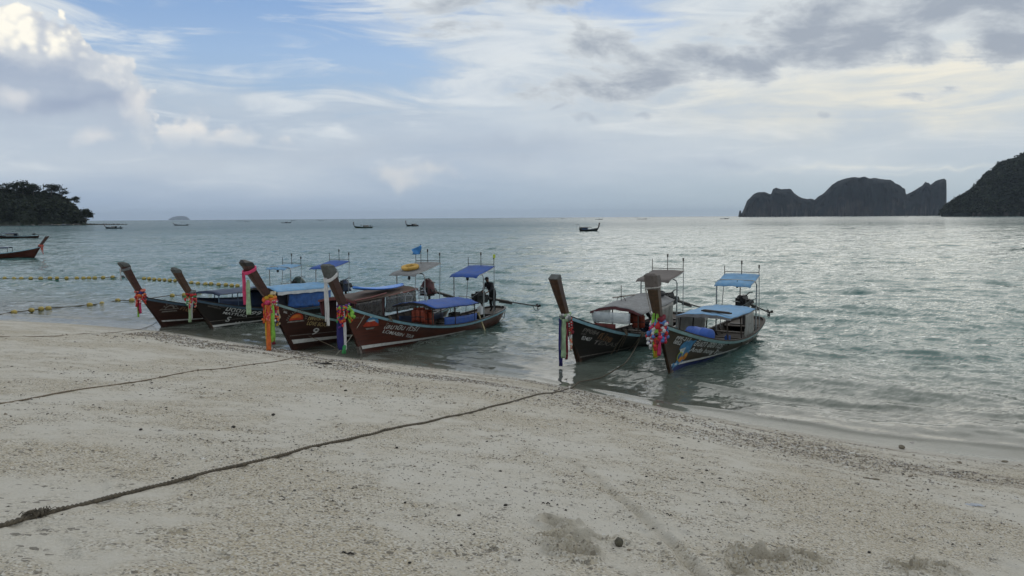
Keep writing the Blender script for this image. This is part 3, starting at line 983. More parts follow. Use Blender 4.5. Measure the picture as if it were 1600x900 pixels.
M_letw = mat('white_lettering_paint', (.62, .62, .60), .5, .25, 9, wear=((.12, .10, .09), .58, .8))
M_letg = mat('gold_lettering_paint', (.46, .36, .17), .5, .25, 9, wear=((.10, .07, .04), .60, .7))
M_leto = mat('faded_orange_lettering_paint', (.30, .17, .09), .6, .3, 9, wear=((.05, .03, .02), .55, .8))
M_letdim = mat('faded_grey_lettering_paint', (.22, .20, .18), .6, .3, 9, wear=((.04, .03, .025), .52, .8))
M_sunred = mat('sunset_red_paint', (.42, .050, .022), .5, .25, 6)
M_sunor = mat('sunset_orange_paint', (.55, .16, .03), .5, .25, 6)
M_dolph = mat('dolphin_blue_paint', (.07, .22, .40), .5, .3, 7)
M_dolphdk = mat('dolphin_dark_blue_paint', (.04, .10, .20), .5, .3, 7)
M_orange = mat('orange_paint', (.55, .20, .035), .5, .25, 7)
M_lifejk = mat('orange_life_jacket_cloth', (.22, .040, .018), .8, .35, 12)
M_redpan = mat('red_panel_paint', (.13, .026, .022), .5, .3, 3)
M_yellow = mat('yellow_plastic', (.55, .33, .055), .5, .22, 5, wear=((.16, .10, .04), .6, .5))
M_lime = mat('lime_plastic', (.48, .56, .06), .5, .2, 5)
M_tyre = mat('black_rubber', (.014, .014, .015), .7, .3, 8)
M_paleplank = mat('weathered_yellow_plank', (.30, .25, .14), .8, .3, 5)

class Hull:
    """the lines of a longtail: local +x forward, bow foot at the origin, port side +y"""
    def __init__(s, foot, yaw, L=10.0, B=.95, zb=1.6, zm=.44, zs=.66, fb=1.1, zt=3.3, ft=1.9, wt=.30, dt=.36, stern_over=.3, tm=.34, list_=0.0, db=.25):
        s.db = db
        s.L, s.B, s.zb, s.zm, s.zs, s.fb, s.zt, s.ft, s.wt, s.dt, s.so, s.tm = L, B, zb, zm, zs, fb, zt, ft, wt, dt, stern_over, tm
        s.foot, s.yaw = Vector(foot), yaw
        s.M = Matrix.Translation(s.foot) @ Matrix.Rotation(yaw, 4, 'Z') @ Matrix.Rotation(list_, 4, 'X')
        s.list = list_
    def zG(s, t):
        return s.zm + (s.zb - s.zm) * ((t - s.tm) / (1 - s.tm)) ** 2.1 if t > s.tm else s.zm + (s.zs - s.zm) * ((s.tm - t) / s.tm) ** 1.7
    def yG(s, t):
        if t > .45: g = 1 - ((t - .45) / .55) ** 2.5 * .93
        else: g = 1 - ((.45 - t) / .45) ** 2.2 * .42
        if t < .07: g *= .52 + .48 * math.sqrt(max(0, 1 - ((.07 - t) / .07) ** 2))
        return s.B * g
    def zK(s, t):
        q = min(1, max(0, (t - .72) / .28)); q = q * q * (3 - 2 * q)
        a = min(1, t / .2)
        return -.30 * (1 - q) * (0.55 + .45 * a) - .06 * q
    def xK(s, t): return -s.L + s.L * t
    def xG(s, t): return -s.L - s.so + (s.L + s.so + s.fb) * t
    def P(s, t, v, side=1, out=0.0):
        z0, z1 = s.zK(t), s.zG(t)
        bul = 0.10 * (1 - v) * v * 4 * max(0, t - .8) * s.fb
        x = s.xK(t) + (s.xG(t) - s.xK(t)) * (v ** 1.12) + bul
        p = .46 + .50 * max(0, (t - .35) / .65) ** 1.2
        y = .045 + (s.yG(t) - .045) * (max(v, 0) ** p)
        return Vector((x, side * (y + out), z0 + (z1 - z0) * v))
    def at_xz(s, X, Z, side=1, out=.006):
        t = max(0, min(1, (X + s.L) / s.L))
        for _ in range(25):
            v = (Z - s.zK(t)) / max(1e-6, s.zG(t) - s.zK(t))
            vv = min(1, max(0, v))
            e = X - s.P(t, vv).x
            t = max(0.0, min(1.0, t + .7 * e / s.L))
        v = min(1, max(0, (Z - s.zK(t)) / max(1e-6, s.zG(t) - s.zK(t))))
        a = s.P(min(1, t + .004), v, side); b = s.P(max(0, t - .004), v, side)
        c = s.P(t, min(1, v + .02), side); d = s.P(t, max(0, v - .02), side)
        n = (a - b).cross(c - d)
        if n.length > 1e-9: n.normalize()
        if n.y * side < 0: n = -n
        return s.P(t, v, side) + n * out
    def pick(s, px, py, side=1):
        """where on the outside of the hull the photograph shows this pixel -> (x, z) local"""
        best, bx = 1e9, None
        for i in range(81):
            t = i / 80
            for j in range(0, 21):
                p = s.P(t, j / 20, side)
                q = project(s.M @ p)
                d = (q[0] - px) ** 2 + (q[1] - py) ** 2
                if d < best: best, bx = d, (p.x, p.z)
        return bx
    def prow(s, z):
        """front edge of the stem / prow board at a height"""
        if z <= s.zb: return s.fb * max(0, z / s.zb) ** 1.12 + .02
        q = (z - s.zb) / (s.zt - s.zb)
        return s.fb + .02 + (s.ft - s.fb) * (q + .10 * q * (1 - q))
    def half(s, xl):
        t = max(0, min(1, (xl + s.L + s.so) / (s.L + s.so + s.fb)))
        return s.yG(t), s.zG(t)

def build_hull(h, name, label, cat, group, mats, stripe=None, boot=None, inner=M_inner, railm=M_rail, prowm=M_prow, capm=M_cap, cap_style='hip', prow_w=None):
    root = empty(name, h.foot, h.yaw)
    root.rotation_euler = (h.list, 0, h.yaw)
    tag(root, label, cat, group)
    NT_, NV = 56, 11
    mb = MB()
    ts = [i / NT_ for i in range(NT_ + 1)]
    for side in (1, -1):
        out_rows = [[h.P(t, v / NV, side) for v in range(NV + 1)] for t in ts]
        if side < 0: out_rows = [r[::-1] for r in out_rows]
        mb.sheet(out_rows, m=0)
        in_rows = []
        for t in ts:
            r = []
            for v in range(4, NV + 1):
                p = h.P(t, v / NV, side)
                p.y = side * max(.006, abs(p.y) - .05)
                r.append(p)
            in_rows.append(r[::-1] if side > 0 else r)
        mb.sheet(in_rows, m=1)
    # transom
    tr = [h.P(0, v / NV, 1) for v in range(NV + 1)] + [h.P(0, v / NV, -1) for v in range(NV, -1, -1)]
    mb.add(tr, [tuple(range(len(tr)))], 0)
    tr2 = [p + Vector((.05, 0, 0)) for p in tr[2:-2]]
    mb.add(tr2, [tuple(range(len(tr2)))[::-1]], 1)
    hull = mb.build('hull', [mats, inner], root, smooth=True)
    # gunwale cap
    gc = MB()
    for side in (1, -1):
        for e, (y0, y1, z0, z1) in enumerate([(-.075, .02, -.012, .035)]):
            rings = []
            for t in ts:
                p = h.P(t, 1, side)
                yy = abs(p.y)
                q0, q1 = max(.004, yy + y0), yy + y1
                rings.append([Vector((p.x, side * q0, p.z + z0)), Vector((p.x, side * q1, p.z + z0)), Vector((p.x, side * q1, p.z + z1)), Vector((p.x, side * q0, p.z + z1))])
            gc.loft(rings)
    p0, p1 = h.P(0, 1, 1), h.P(0, 1, -1)
    gc.box((p0.x - .0, 0, p0.z + .012), (.09, abs(p0.y) * 2, .05))
    gc.build('gunwale', M_black if prowm is not M_prow3 else M_inner, root)
    for side in (1, -1):
        rb = MB(); rings = []
        for t in ts[:-1] + [.995]:
            zg, zk = h.zG(t), h.zK(t)
            v1 = 1 - .012 / (zg - zk); v0 = 1 - (.092 + .035 * t) / (zg - zk)
            a, b = h.P(t, v0, side), h.P(t, v1, side)
            o = Vector((0, side * .035, 0))
            rings.append([a - o * .2, a + o, b + o, b - o * .2])
        rb.loft(rings)
        rb.build('rub_rail', railm, root)
    # painted waterline strips (thin planks nailed along the chine)
    for st in (stripe or []):
        tm0, z_bow, z_end, w_bow, w_end, sm = st
        for side in (1, -1):
            sb = MB(); rings = []
            n = 40
            for i in range(n + 1):
                q = i / n
                t = .985 - (.985 - tm0) * q
                zc = z_bow + (z_end - z_bow) * (1 - (1 - q) ** 1.5)
                w = w_bow + (w_end - w_bow) * q
                zk, zg = h.zK(t), h.zG(t)
                v0, v1 = max(0, (zc - w / 2 - zk) / (zg - zk)), max(.02, (zc + w / 2 - zk) / (zg - zk))
                a, b = h.P(t, v0, side), h.P(t, v1, side)
                o = Vector((0, side * .012, 0))
                rings.append([a - o, a + o, b + o, b - o])
            sb.loft(rings)
            sb.build('waterline_stripe', sm, root)
    if boot:
        for side in (1, -1):
            sb = MB(); rows = []
            for i in range(41):
                t = .995 - .55 * i / 40
                zk, zg = h.zK(t), h.zG(t)
                zt_ = boot[0] + (boot[1] - boot[0]) * i / 40
                v1 = max(.02, (zt_ - zk) / (zg - zk))
                rows.append([h.P(t, v1 * k / 5, side, .006) for k in range(6)])
            if side < 0: rows = [r[::-1] for r in rows]
            sb.sheet(rows)
            sb.build('bottom_paint', boot[2], root, smooth=True)
    # stem and prow board
    sb = MB(); rings = []
    zz = [-.06 + (h.zt - .02 + .06) * i / 26 for i in range(27)]
    wt = h.wt
    for z in zz:
        q = max(0, (z - h.zb * .75) / (h.zt - h.zb * .75))
        w = .12 + .05 * min(1, max(0, z) / h.zb) + (wt - .17) * q ** 1.15
        d = .20 + (h.db - .20) * min(1, max(0, z) / h.zb) + (h.dt - h.db) * q
        if z < h.zb: d += .05
        xf = h.prow(z)
        rings.append([Vector((xf, -w * .22, z)), Vector((xf, w * .22, z)), Vector((xf - .06, w / 2, z)), Vector((xf - d, w / 2, z)), Vector((xf - d, -w / 2, z)), Vector((xf - .06, -w / 2, z))])
    sb.loft(rings)
    prow = sb.build('prow', prowm, root)
    cb = MB()
    top = rings[-1]; c = sum(top, Vector()) / 6
    ax = Vector((h.prow(h.zt) - h.prow(h.zt - .3), 0, .3)).normalized()
    grow = [c + (p - c) * 1.06 for p in top]
    if cap_style == 'hip':
        lo = [p - ax * .16 for p in grow]; mid = [p + ax * .0 for p in grow]
        tip = [c + (p - c) * .34 + ax * .13 for p in top]
        cb.loft([lo, mid, tip])
    elif cap_style == 'slant':
        lo = [p - ax * .03 for p in grow]
        tip = [c + (p - c) * 1.05 + ax * (.05 + .10 * ((c.x - p.x) / .2)) for p in top]
        cb.loft([lo, tip])
    elif cap_style == 'deep':
        lo = [p - ax * .34 + Vector((0, 0, -.10 if p.x > c.x else .06)) for p in grow]; mid = [p + ax * .03 for p in grow]
        tip = [c + (p - c) * .62 + ax * .10 for p in top]
        cb.loft([lo, mid, tip])
    elif cap_style == 'cloth':
        fr = []
        for q, s_ in ((-.05, 1.12), (.06, 1.15), (.14, .95), (.19, .6)):
            fr.append([c + (p - c) * s_ + ax * q + Vector((.05 * q / .19, 0, 0)) for p in top])
        cb.loft(fr)
    cb.build('prow_cap', capm, root)
    # decks inside
    def deck(t0, t1, drop, name, m, n=14):
        d = MB(); rows = []
        for i in range(n + 1):
            t = t0 + (t1 - t0) * i / n
            z = (h.zG(t) - drop) if drop < 1 else (.06 + .12 * (1 - t))
            v = max(.15, (z - h.zK(t)) / (h.zG(t) - h.zK(t)))
            p = h.P(t, v, 1); y = max(.02, p.y - .055)
            rows.append([Vector((p.x, -y, z)), Vector((p.x, -y * .5, z)), Vector((p.x, 0, z + .004)), Vector((p.x, y * .5, z)), Vector((p.x, y, z))])
        d.sheet(rows, .03)
        return d.build(name, m, root)
    deck(.80, .985, .14, 'foredeck', M_deck)
    deck(.10, .80, 2, 'floor', M_inner, 30)
    deck(.012, .155, .07, 'stern_deck', M_deck)
    for t in (.24, .36, .48, .60, .72):
        b = MB(); p = h.P(t, .8, 1)
        b.box((p.x, 0, h.zG(t) - .13), (.24, 2 * abs(p.y) - .09, .035))
        b.build('bench', M_deck, root)
    rib = MB()
    for i in range(15):
        t = .10 + .05 * i
        for side in (1, -1):
            pts = [h.P(t, v, side) - Vector((0, side * .075, 0)) for v in (.45, .6, .75, .9, .985)]
            rib.tube(pts, .022, 4)
    tag(rib.build('rib', M_inner, root), kind='stuff')
    return root

def text_part(h, root, body, start, end, size, m, name='lettering', side=1, shear=.25, follow=.6, zoff=0.0, bold=.012):
    """painted words laid on the curved planking between two points the photograph shows"""
    a, b = h.pick(*start, side), h.pick(*end, side)
    c = bpy.data.curves.new(name, 'FONT'); c.body = body; c.size = 1.0; c.shear = shear; c.offset = bold; c.resolution_u = 3
    ob = bpy.data.objects.new('tmp_text', c); COL.objects.link(ob)
    dg = bpy.context.evaluated_depsgraph_get(); dg.update()
    me = bpy.data.meshes.new_from_object(ob.evaluated_get(dg))
    bpy.data.objects.remove(ob)
    xs = [v.co.x for v in me.vertices]
    wid = max(xs) - min(xs)
    x0 = min(xs)
    run = a[0] - b[0]
    for v in me.vertices:
        q = (v.co.x - x0) / wid
        X = a[0] - q * run
        Z = a[1] + (b[1] - a[1]) * q + (v.co.y - .34) * size + zoff
        v.co = h.at_xz(X, Z, side, .012)
    me.materials.append(m)
    me.name = name
    o = bpy.data.objects.new(name, me); COL.objects.link(o)
    o.parent = [k for k in root.children if k.name.startswith('hull')][0]
    o['kind'] = 'stuff'
    return o

def decal(h, root, center, polys, name, side=1):
    """flat painted emblem: polygons in metres round a centre the photograph shows; layers stand 2 mm proud of each other"""
    cx, cz = h.pick(*center, side)
    mb = MB(); ms = []
    for k, (pts, m) in enumerate(polys):
        if m not in ms: ms.append(m)
        # fan with inner ring so that the patch follows the planking
        n = len(pts)
        mx, my = sum(p[0] for p in pts) / n, sum(p[1] for p in pts) / n
        rings = []
        for f in (1, .66, .33):
            rings.append([h.at_xz(cx - (mx + (p[0] - mx) * f), cz + my + (p[1] - my) * f, side, .010 + .0025 * k) for p in pts])
        c = h.at_xz(cx - mx, cz + my, side, .010 + .0025 * k)
        vs = [q for r in rings for q in r] + [c]
        fs = []
        for r in range(2):
            for i in range(n):
                j = (i + 1) % n
                fs.append((r * n + i, r * n + j, (r + 1) * n + j, (r + 1) * n + i))
        for i in range(n):
            fs.append((2 * n + i, 2 * n + (i + 1) % n, 3 * n))
        mb.add(vs, fs, ms.index(m))
    o = mb.build(name, ms, None)
    o['kind'] = 'stuff'
    o.parent = [k for k in root.children if k.name.startswith('hull')][0]
    return o

def ellipse(cx, cy, rx, ry, n=18, a0=0, a1=360):
    full = abs(a1 - a0) >= 360
    return [(cx + rx * math.cos(R(a0 + (a1 - a0) * i / (n if full else n - 1))), cy + ry * math.sin(R(a0 + (a1 - a0) * i / (n if full else n - 1)))) for i in range(n)]

def cabin(h, root, x0, x1, z0, z1, roofm, camber=.16, posts=3, over=.14, fascia=None, sag=.02, valance=None, widen=.0, postm=M_inner, under=None):
    """low passenger roof on posts between two stations (x0 front, x1 rear)"""
    n, k = 14, 12
    rows = []
    for i in range(n + 1):
        q = i / n
        x = x0 + (x1 - x0) * q
        hw = max(h.half(x0)[0] * .8, h.half((x0 + x1) / 2)[0] * .93) * (1 - .10 * abs(q - .5)) + over + widen
        z = z0 + (z1 - z0) * q - sag * math.sin(math.pi * q * (posts - 1)) ** 2
        rows.append([Vector((x, -hw + 2 * hw * j / k, z + camber * (1 - (2 * j / k - 1) ** 2) + random.uniform(-.010, .010) - .012 * math.sin(j * 1.9 + i * .4))) for j in range(k + 1)])
    MB().sheet(rows, .022).build('roof', roofm, root, smooth=True)
    if under:
        r2 = [[p - Vector((0, 0, .03)) for p in r] for r in rows]
        MB().sheet(r2, .012).build('roof_lining', under, root, smooth=True)
    for i in range(posts):
        q = i / (posts - 1)
        x = x0 + (x1 - x0) * (.02 + .96 * q)
        y, zg = h.half(x)
        for side in (1, -1):
            row = rows[min(n, int(q * n + .5))]
            e = row[-2] if side > 0 else row[1]
            MB().tube([(x, side * (y - .05), zg - .15), (x, e.y, e.z - .03)], .026, 6).build('roof_post', postm, root)
    # bowed battens under the roof
    for i in (0, n // 2, n):
        pts = [p - Vector((0, 0, .035)) for p in rows[i]]
        MB().tube(pts, .022, 5).build('roof_batten', fascia or postm, root)
    if fascia:
        fr = [[p + Vector((.012, 0, .0)) for p in rows[0]], [p + Vector((.014, 0, -.07 - .05 * math.sin(math.pi * j / k))) for j, p in enumerate(rows[0])]]
        MB().sheet(fr, .015).build('roof_fascia', fascia, root)
    if valance:
        vm, drop = valance
        for side in (1, -1):
            e = [r[-1] if side > 0 else r[0] for r in rows]
            vr = [[p + Vector((0, side * .015, 0)) for p in e], [p + Vector((0, side * .022, -drop * (1 + .15 * math.sin(i * 1.7)))) for i, p in enumerate(e)]]
            MB().sheet(vr, .01).build('roof_valance', vm, root)
    return rows

def curtain(root, h, rows, i0, i1, m, name='side_curtain', side=1, drop=1.0, wav=.02, base=.02):
    n = 12
    out = []
    for a in range(n + 1):
        i = i0 + (i1 - i0) * a / n
        k = min(len(rows) - 2, int(i)); f = i - k
        e0 = rows[k][-1 if side > 0 else 0].lerp(rows[k + 1][-1 if side > 0 else 0], f)
        y, zg = h.half(e0.x)
        lo = Vector((e0.x, side * (y - .03), zg + base))
        top = e0 - Vector((0, side * .06, .03))
        lo = top.lerp(lo, drop)
        col = []
        for b in range(7):
            p = top.lerp(lo, b / 6)
            p.y += side * wav * math.sin(a * 1.9 + b * .8) * (b / 6 + .2)
            col.append(p)
        out.append(col)
    return MB().sheet(out, .01).build(name, m, root, smooth=True)

def stern_frame(h, root, x, ztop, awn, a0, a1, z0, z1, hw=.80, am=None, r=.028, rear=True, rack=True, rackn=3, camber=.03, side_shift=0.0, sag=.03, rack_h=.42):
    """steel hoop over the helm with a canvas awning and rod holders"""
    f = MB()
    y, zg = h.half(x)
    c = .16
    pts = [(x, -hw, zg - .12), (x, -hw, ztop - c), (x, -hw + c * .3, ztop - c * .3), (x, -hw + c, ztop), (x, hw - c, ztop), (x, hw - c * .3, ztop - c * .3), (x, hw, ztop - c), (x, hw, zg - .12)]
    f.tube(pts, r, 7)
    f.build('frame_hoop', M_steel, root)
    n, k = 8, 8
    rows = []
    for i in range(n + 1):
        q = i / n
        xx = a0 + (a1 - a0) * q
        z = z0 + (z1 - z0) * q - sag * math.sin(math.pi * q)
        if i == 0: z -= .09
        w = hw - .08
        rows.append([Vector((xx, -w + 2 * w * j / k + side_shift, z + camber * (1 - (2 * j / k - 1) ** 2) + (.012 * math.sin(j * 2.1) if i == 0 else 0))) for j in range(k + 1)])
    MB().sheet(rows, .018).build('awning', awn, root, smooth=True)
    for side in (1, -1):
        e = [r_[-1 if side > 0 else 0] - Vector((0, 0, .02)) for r_ in rows]
        MB().tube(e[1:], .018, 5).build('awning_batten', M_steel, root)
        if rear:
            yy, zz = h.half(a1 + .25)
            MB().tube([(max(a1 + .25, -h.L + .2), side * min(yy - .05, hw), zz - .05), (a1 + .05, side * (hw - .10), z1 - .03)], .017, 5).build('frame_post', M_steel, root)
    s = MB().tube([(x, -hw, zg + .3), (x, hw - .02, ztop - .7)], .012, 4)
    s.build('frame_brace', M_steel, root)
    if rack:
        rr = MB()
        zr = z1 + .10
        rr.tube([(a1 + .08, -hw + .1, zr), (a1 + .08, hw - .1, zr)], .014, 5)
        rr.build('rack_bar', M_iron, root)
        for j in range(rackn):
            yv = -hw + .1 + (2 * hw - .2) * j / (rackn - 1)
            m_ = MB().tube([(a1 + .08, yv, z1), (a1 + .08, yv, z1 + rack_h + .16 * (j % 2))], .016, 5)
            if j != 0: m_.box((a1 + .08, yv, z1 + rack_h + .16 * (j % 2)), (.05, .05, .14))
            m_.build('rack_post', M_iron, root)
    # hanging lamp or block under the awning
    MB().ball((x + .25, .1, ztop - .20), (.07, .07, .10), 7, 5).box((x + .25, .1, ztop - .08), (.02, .02, .18)).build('hanging_lamp', M_engine, root)
    return rows

def engine(h, root, x, z, tail_len=4.2, tail_dz=-.85, yaw=0.0, cover=None, tail=True, exhaust=False):
    """car engine on a swivel post with a long propeller shaft"""
    e = MB()
    M = Matrix.Rotation(yaw, 3, 'Z')
    def at(p): return Vector((x, 0, z)) + M @ Vector(p)
    e.box(at((0, 0, 0)), (.62, .36, .34), M.to_4x4().to_3x3())
    e.box(at((.02, .0, .22)), (.56, .22, .14), M, taper=.85)
    e.box(at((.02, .0, .31)), (.50, .14, .06), M)
    e.box(at((.36, 0, .04)), (.07, .42, .40), M)
    for yy, zz, rr in ((.0, .05, .12), (.10, .20, .08), (-.10, .18, .07)):
        c0 = at((.40, yy, zz)); e.tube([c0, c0 + M @ Vector((.06, 0, 0))], rr, 10)
    for k in range(4):
        c0 = at((-.2 + .13 * k, .20, .12)); e.tube([c0, c0 + M @ Vector((0, .12, .02)), c0 + M @ Vector((0, .16, -.12))], .03, 6)
    c0 = at((-.1, -.22, .2)); e.ball(c0, (.14, .10, .12), 8, 5, jit=.05)
    c0 = at((-.38, 0, -.02)); e.tube([c0, c0 + M @ Vector((-.12, 0, 0))], [.16, .10], 10)
    c0 = at((.1, .15, .35)); e.tube([c0, c0 + M @ Vector((-.1, .1, .12)), c0 + M @ Vector((-.3, .15, .10))], .022, 6)
    eng = e.build('engine', M_engine, root)
    mt = MB()
    y, zg = h.half(x)
    mt.tube([(x - .1, 0, zg - .30), (x - .1, 0, z - .15)], .06, 8)
    mt.box((x - .1, 0, z - .19), (.5, .30, .05))
    mt.box((x - .1, 0, zg - .06), (.22, 1.1, .10))
    mt.build('engine_mount', M_iron, root)
    hb = MB()
    hb.tube([at((.3, .0, .05)), at((.9, .05, .16)), at((1.5, .1, .22))], .02, 6)
    hb.build('tiller_bar', M_steel, eng)
    if exhaust:
        MB().tube([at((.15, -.1, .3)), at((.15, -.1, .75))], .022, 6).build('exhaust_pipe', M_iron, eng)
    if tail:
        s0 = at((-.4, 0, -.02)); s1 = s0 + M @ Vector((-tail_len, 0, tail_dz))
        t = MB()
        t.tube([s0, s0.lerp(s1, .42)], [.065, .055], 8)
        t.tube([s0.lerp(s1, .40), s1], .032, 7)
        u = s0.lerp(s1, .42)
        t.box(s0.lerp(s1, .36) + Vector((0, 0, -.07)), (.9, .05, .10), (s0 - s1).to_track_quat('X', 'Z').to_matrix())
        t.build('tail_shaft', M_iron, eng)
        pr = MB()
        d = (s1 - s0).normalized()
        pr.tube([s1 - d * .02, s1 + d * .14], [.045, .03], 8)
        up = Vector((0, 0, 1)); sd = d.cross(up).normalized(); up = sd.cross(d)
        for k in range(3):
            a = k * 2.094 + .4
            rdir = sd * math.cos(a) + up * math.sin(a); tdir = d.cross(rdir)
            pr.sheet([[s1 + d * .06 + rdir * q * .17 + (tdir * .75 + d * .4) * w * (.07 if q > .1 else .03) for w in (-1, 0, 1)] for q in (.1, .5, .85, 1.02)], .012)
        pr.build('propeller', M_iron, eng)
        g = MB()
        g.tube([s0.lerp(s1, .90), s0.lerp(s1, .95) + Vector((0, 0, -.22)), s1 + Vector((0, 0, -.24)), s1 + d * .18 + Vector((0, 0, -.1))], .014, 5)
        g.build('skeg', M_iron, eng)
    if cover:
        cv = MB()
        w = cover
        rows = []
        for i in range(10):
            th = i / 9
            row = []
            for j in range(17):
                a = 2 * math.pi * j / 16
                rr_ = (.15 + .85 * math.sin(th * math.pi / 2) ** .7)
                fold = 1 + .10 * math.sin(a * 5 + i) * th + .06 * math.sin(a * 3 - i * 1.3)
                row.append(Vector((x + .0 + math.cos(a) * w[1] * rr_ * fold, math.sin(a) * w[2] * rr_ * fold, z + w[3] - w[4] * th ** 1.4 + .03 * math.sin(a * 4 + i))))
            rows.append(row)
        cv.sheet(rows[::-1], .012)
        cv.build('engine_cover', w[0], root, smooth=True)
    return eng

def rudder_guard(h, root):
    g = MB()
    x = -h.L - h.so
    for yy in (-.18, .18):
        g.tube([(x + .1, yy, h.zs), (x - .18, yy, h.zs - .02), (x - .30, yy, h.zs - .25), (x - .26, yy * .7, h.zs - .62), (x - .05, yy * .4, h.zs - .72)], .022, 6)
    g.tube([(x - .26, -.13, h.zs - .55), (x - .26, .13, h.zs - .55)], .018, 5)
    g.build('stern_guard', M_steel, root)

YAW = math.atan2(-.88, -.48)
YAW2 = math.atan2(-.85, -.53)
GRP = 'longtail boats drawn up at the beach'

def side_panel(h, root, xa, xb, z0, z1, m, name='side_panel', side=1, inset=.06, n=10, wav=.0):
    rows = []
    for i in range(n + 1):
        x = xa + (xb - xa) * i / n
        y, zg = h.half(x)
        rows.append([Vector((x, side * (y - inset + wav * math.sin(i * 1.7 + k)), zg + z0 + (z1 - z0) * k / 3)) for k in range(4)])
    return MB().sheet(rows, .02).build(name, m, root, smooth=True)
# ================================================================== the six boats at the beach
def foot(px, py): return on_level(px, py, 0)
HA = Hull(foot(253, 510), YAW, L=10.0, zb=1.50, zt=3.00, fb=1.05, ft=1.95, wt=.28, dt=.36)
HB = Hull(foot(330, 514), YAW, L=10.0, zb=1.50, zt=2.86, fb=1.05, ft=1.95, wt=.27, dt=.36)
HC = Hull(foot(457, 547), YAW, L=10.2, B=.98, zb=2.04, zt=3.50, fb=1.2, ft=2.35, wt=.30, dt=.40, db=.30)
HD = Hull(foot(563, 552), YAW, L=10.2, B=.98, zb=1.95, zt=3.36, fb=1.08, ft=1.85, wt=.32, dt=.38, db=.34)
HE = Hull(foot(903, 568), YAW2, L=9.8, B=.98, zb=1.80, zt=3.06, fb=1.05, ft=1.82, wt=.32, dt=.34)
HF = Hull(foot(1046, 582), YAW2, L=9.8, B=1.00, zb=1.74, zt=3.24, fb=1.10, ft=1.75, wt=.40, dt=.30)

M_croof = mat('brown_roof_boards', (.075, .045, .030), .75, .35, 3, (.3, 4, 1), bump=.5, bump_dist=.01)
# ---- A
A = build_hull(HA, 'longtail_boat', 'dark brown longtail boat with grey wrapped prow top, leftmost of the beached row', 'boat', GRP, M_dkbrown, stripe=[(.55, .26, .10, .07, .03, M_letw)], railm=M_raildark, cap_style='cloth')
ra = cabin(HA, A, -2.6, -6.2, 1.30, 1.25, M_navy, camber=.15, posts=4, fascia=M_navy, postm=M_raildark)
side_panel(HA, A, -2.7, -6.2, -.02, .40, M_navy)
side_panel(HA, A, -2.7, -6.2, -.02, .40, M_navy, side=-1)
curtain(A, HA, ra, 10.5, 13, M_greyclear, 'side_curtain', 1, drop=.9)
stern_frame(HA, A, -7.6, 2.36, M_ltblue, -7.2, -8.6, 2.30, 2.42, rear=True, rackn=3)
engine(HA, A, -9.0, 1.25, cover=(M_green, .46, .42, .46, .85), tail_len=3.6, tail_dz=-.7)
rudder_guard(HA, A)
text_part(HA, A, 'กขค 1042', (242, 465), (256, 468), .17, M_letdim)
text_part(HA, A, 'กินรี', (280, 481), (306, 486), .24, M_leto, follow=.5)
tri = [((-.42, -.22), (.40, -.22), (.04, .36))]
decal(HA, A, (268, 477), [([(-.46, -.20), (.44, -.20), (.02, .36)], M_letdim), ([(-.38, -.16), (.36, -.16), (.02, .29)], M_dkbrown),
    (ellipse(0, -.16, .22, .20, 14, 0, 180), M_letdim), (ellipse(0, -.16, .15, .13, 14, 0, 180), M_dkbrown)] +
    [([(math.cos(R(a - 5)) * .25, math.sin(R(a - 5)) * .25 - .16), (math.cos(R(a + 5)) * .25, math.sin(R(a + 5)) * .25 - .16), (math.cos(R(a + 3)) * .33, math.sin(R(a + 3)) * .36 - .16), (math.cos(R(a - 3)) * .33, math.sin(R(a - 3)) * .36 - .16)], M_letdim) for a in (25, 50, 75, 100, 128, 152)] +
    [([(-.36, -.30), (.38, -.30), (.32, -.24), (-.30, -.24)], M_letdim)], 'rayed_triangle_emblem')

# ---- B
Bo = build_hull(HB, 'longtail_boat', 'black brown longtail boat lettered in white with 99 on its side', 'boat', GRP, M_black, stripe=[(.5, .12, .10, .10, .03, M_white), (.62, .36, .32, .02, .015, M_letdim)], railm=M_raildark, prowm=M_prow2, cap_style='hip')
rb_ = cabin(HB, Bo, -3.1, -7.0, 1.46, 1.40, M_ltblue, camber=.22, posts=4, fascia=M_black, valance=(M_whitecan, .15), widen=.08, under=M_navy)
curtain(Bo, HB, rb_, 3.0, 14, M_midblue, 'side_curtain', 1, wav=.035)
curtain(Bo, HB, rb_, 0, 14, M_navy, 'side_curtain', -1, wav=.03)
stern_frame(HB, Bo, -7.8, 2.30, M_blue, -7.2, -8.9, 2.36, 2.66, rear=True)
engine(HB, Bo, -9.2, 1.22, cover=(M_navy, .40, .30, .36, .62), tail_len=3.6, tail_dz=-.7)
rudder_guard(HB, Bo)
text_part(HB, Bo, 'ทะเบียน พังงา', (327, 475), (351, 481), .15, M_letdim)
text_part(HB, Bo, '6627-00176', (324, 479), (343, 482.5), .09, M_letdim)
text_part(HB, Bo, 'มัตติกา', (354, 481.8), (389, 486), .30, M_letw)
text_part(HB, Bo, '99', (392, 488.5), (406.5, 490), .27, M_letw)
text_part(HB, Bo, 'MATTUKA', (347, 488.8), (386, 494), .17, M_letw)
text_part(HB, Bo, 'S', (353, 498), (362, 499), .34, M_letw)
decal(HB, Bo, (375, 502.5), [(ellipse(-.17, 0, .045, .04, 8), M_letw), (ellipse(0, 0, .045, .04, 8), M_letw), (ellipse(.17, 0, .045, .04, 8), M_letw)], 'white_dots')

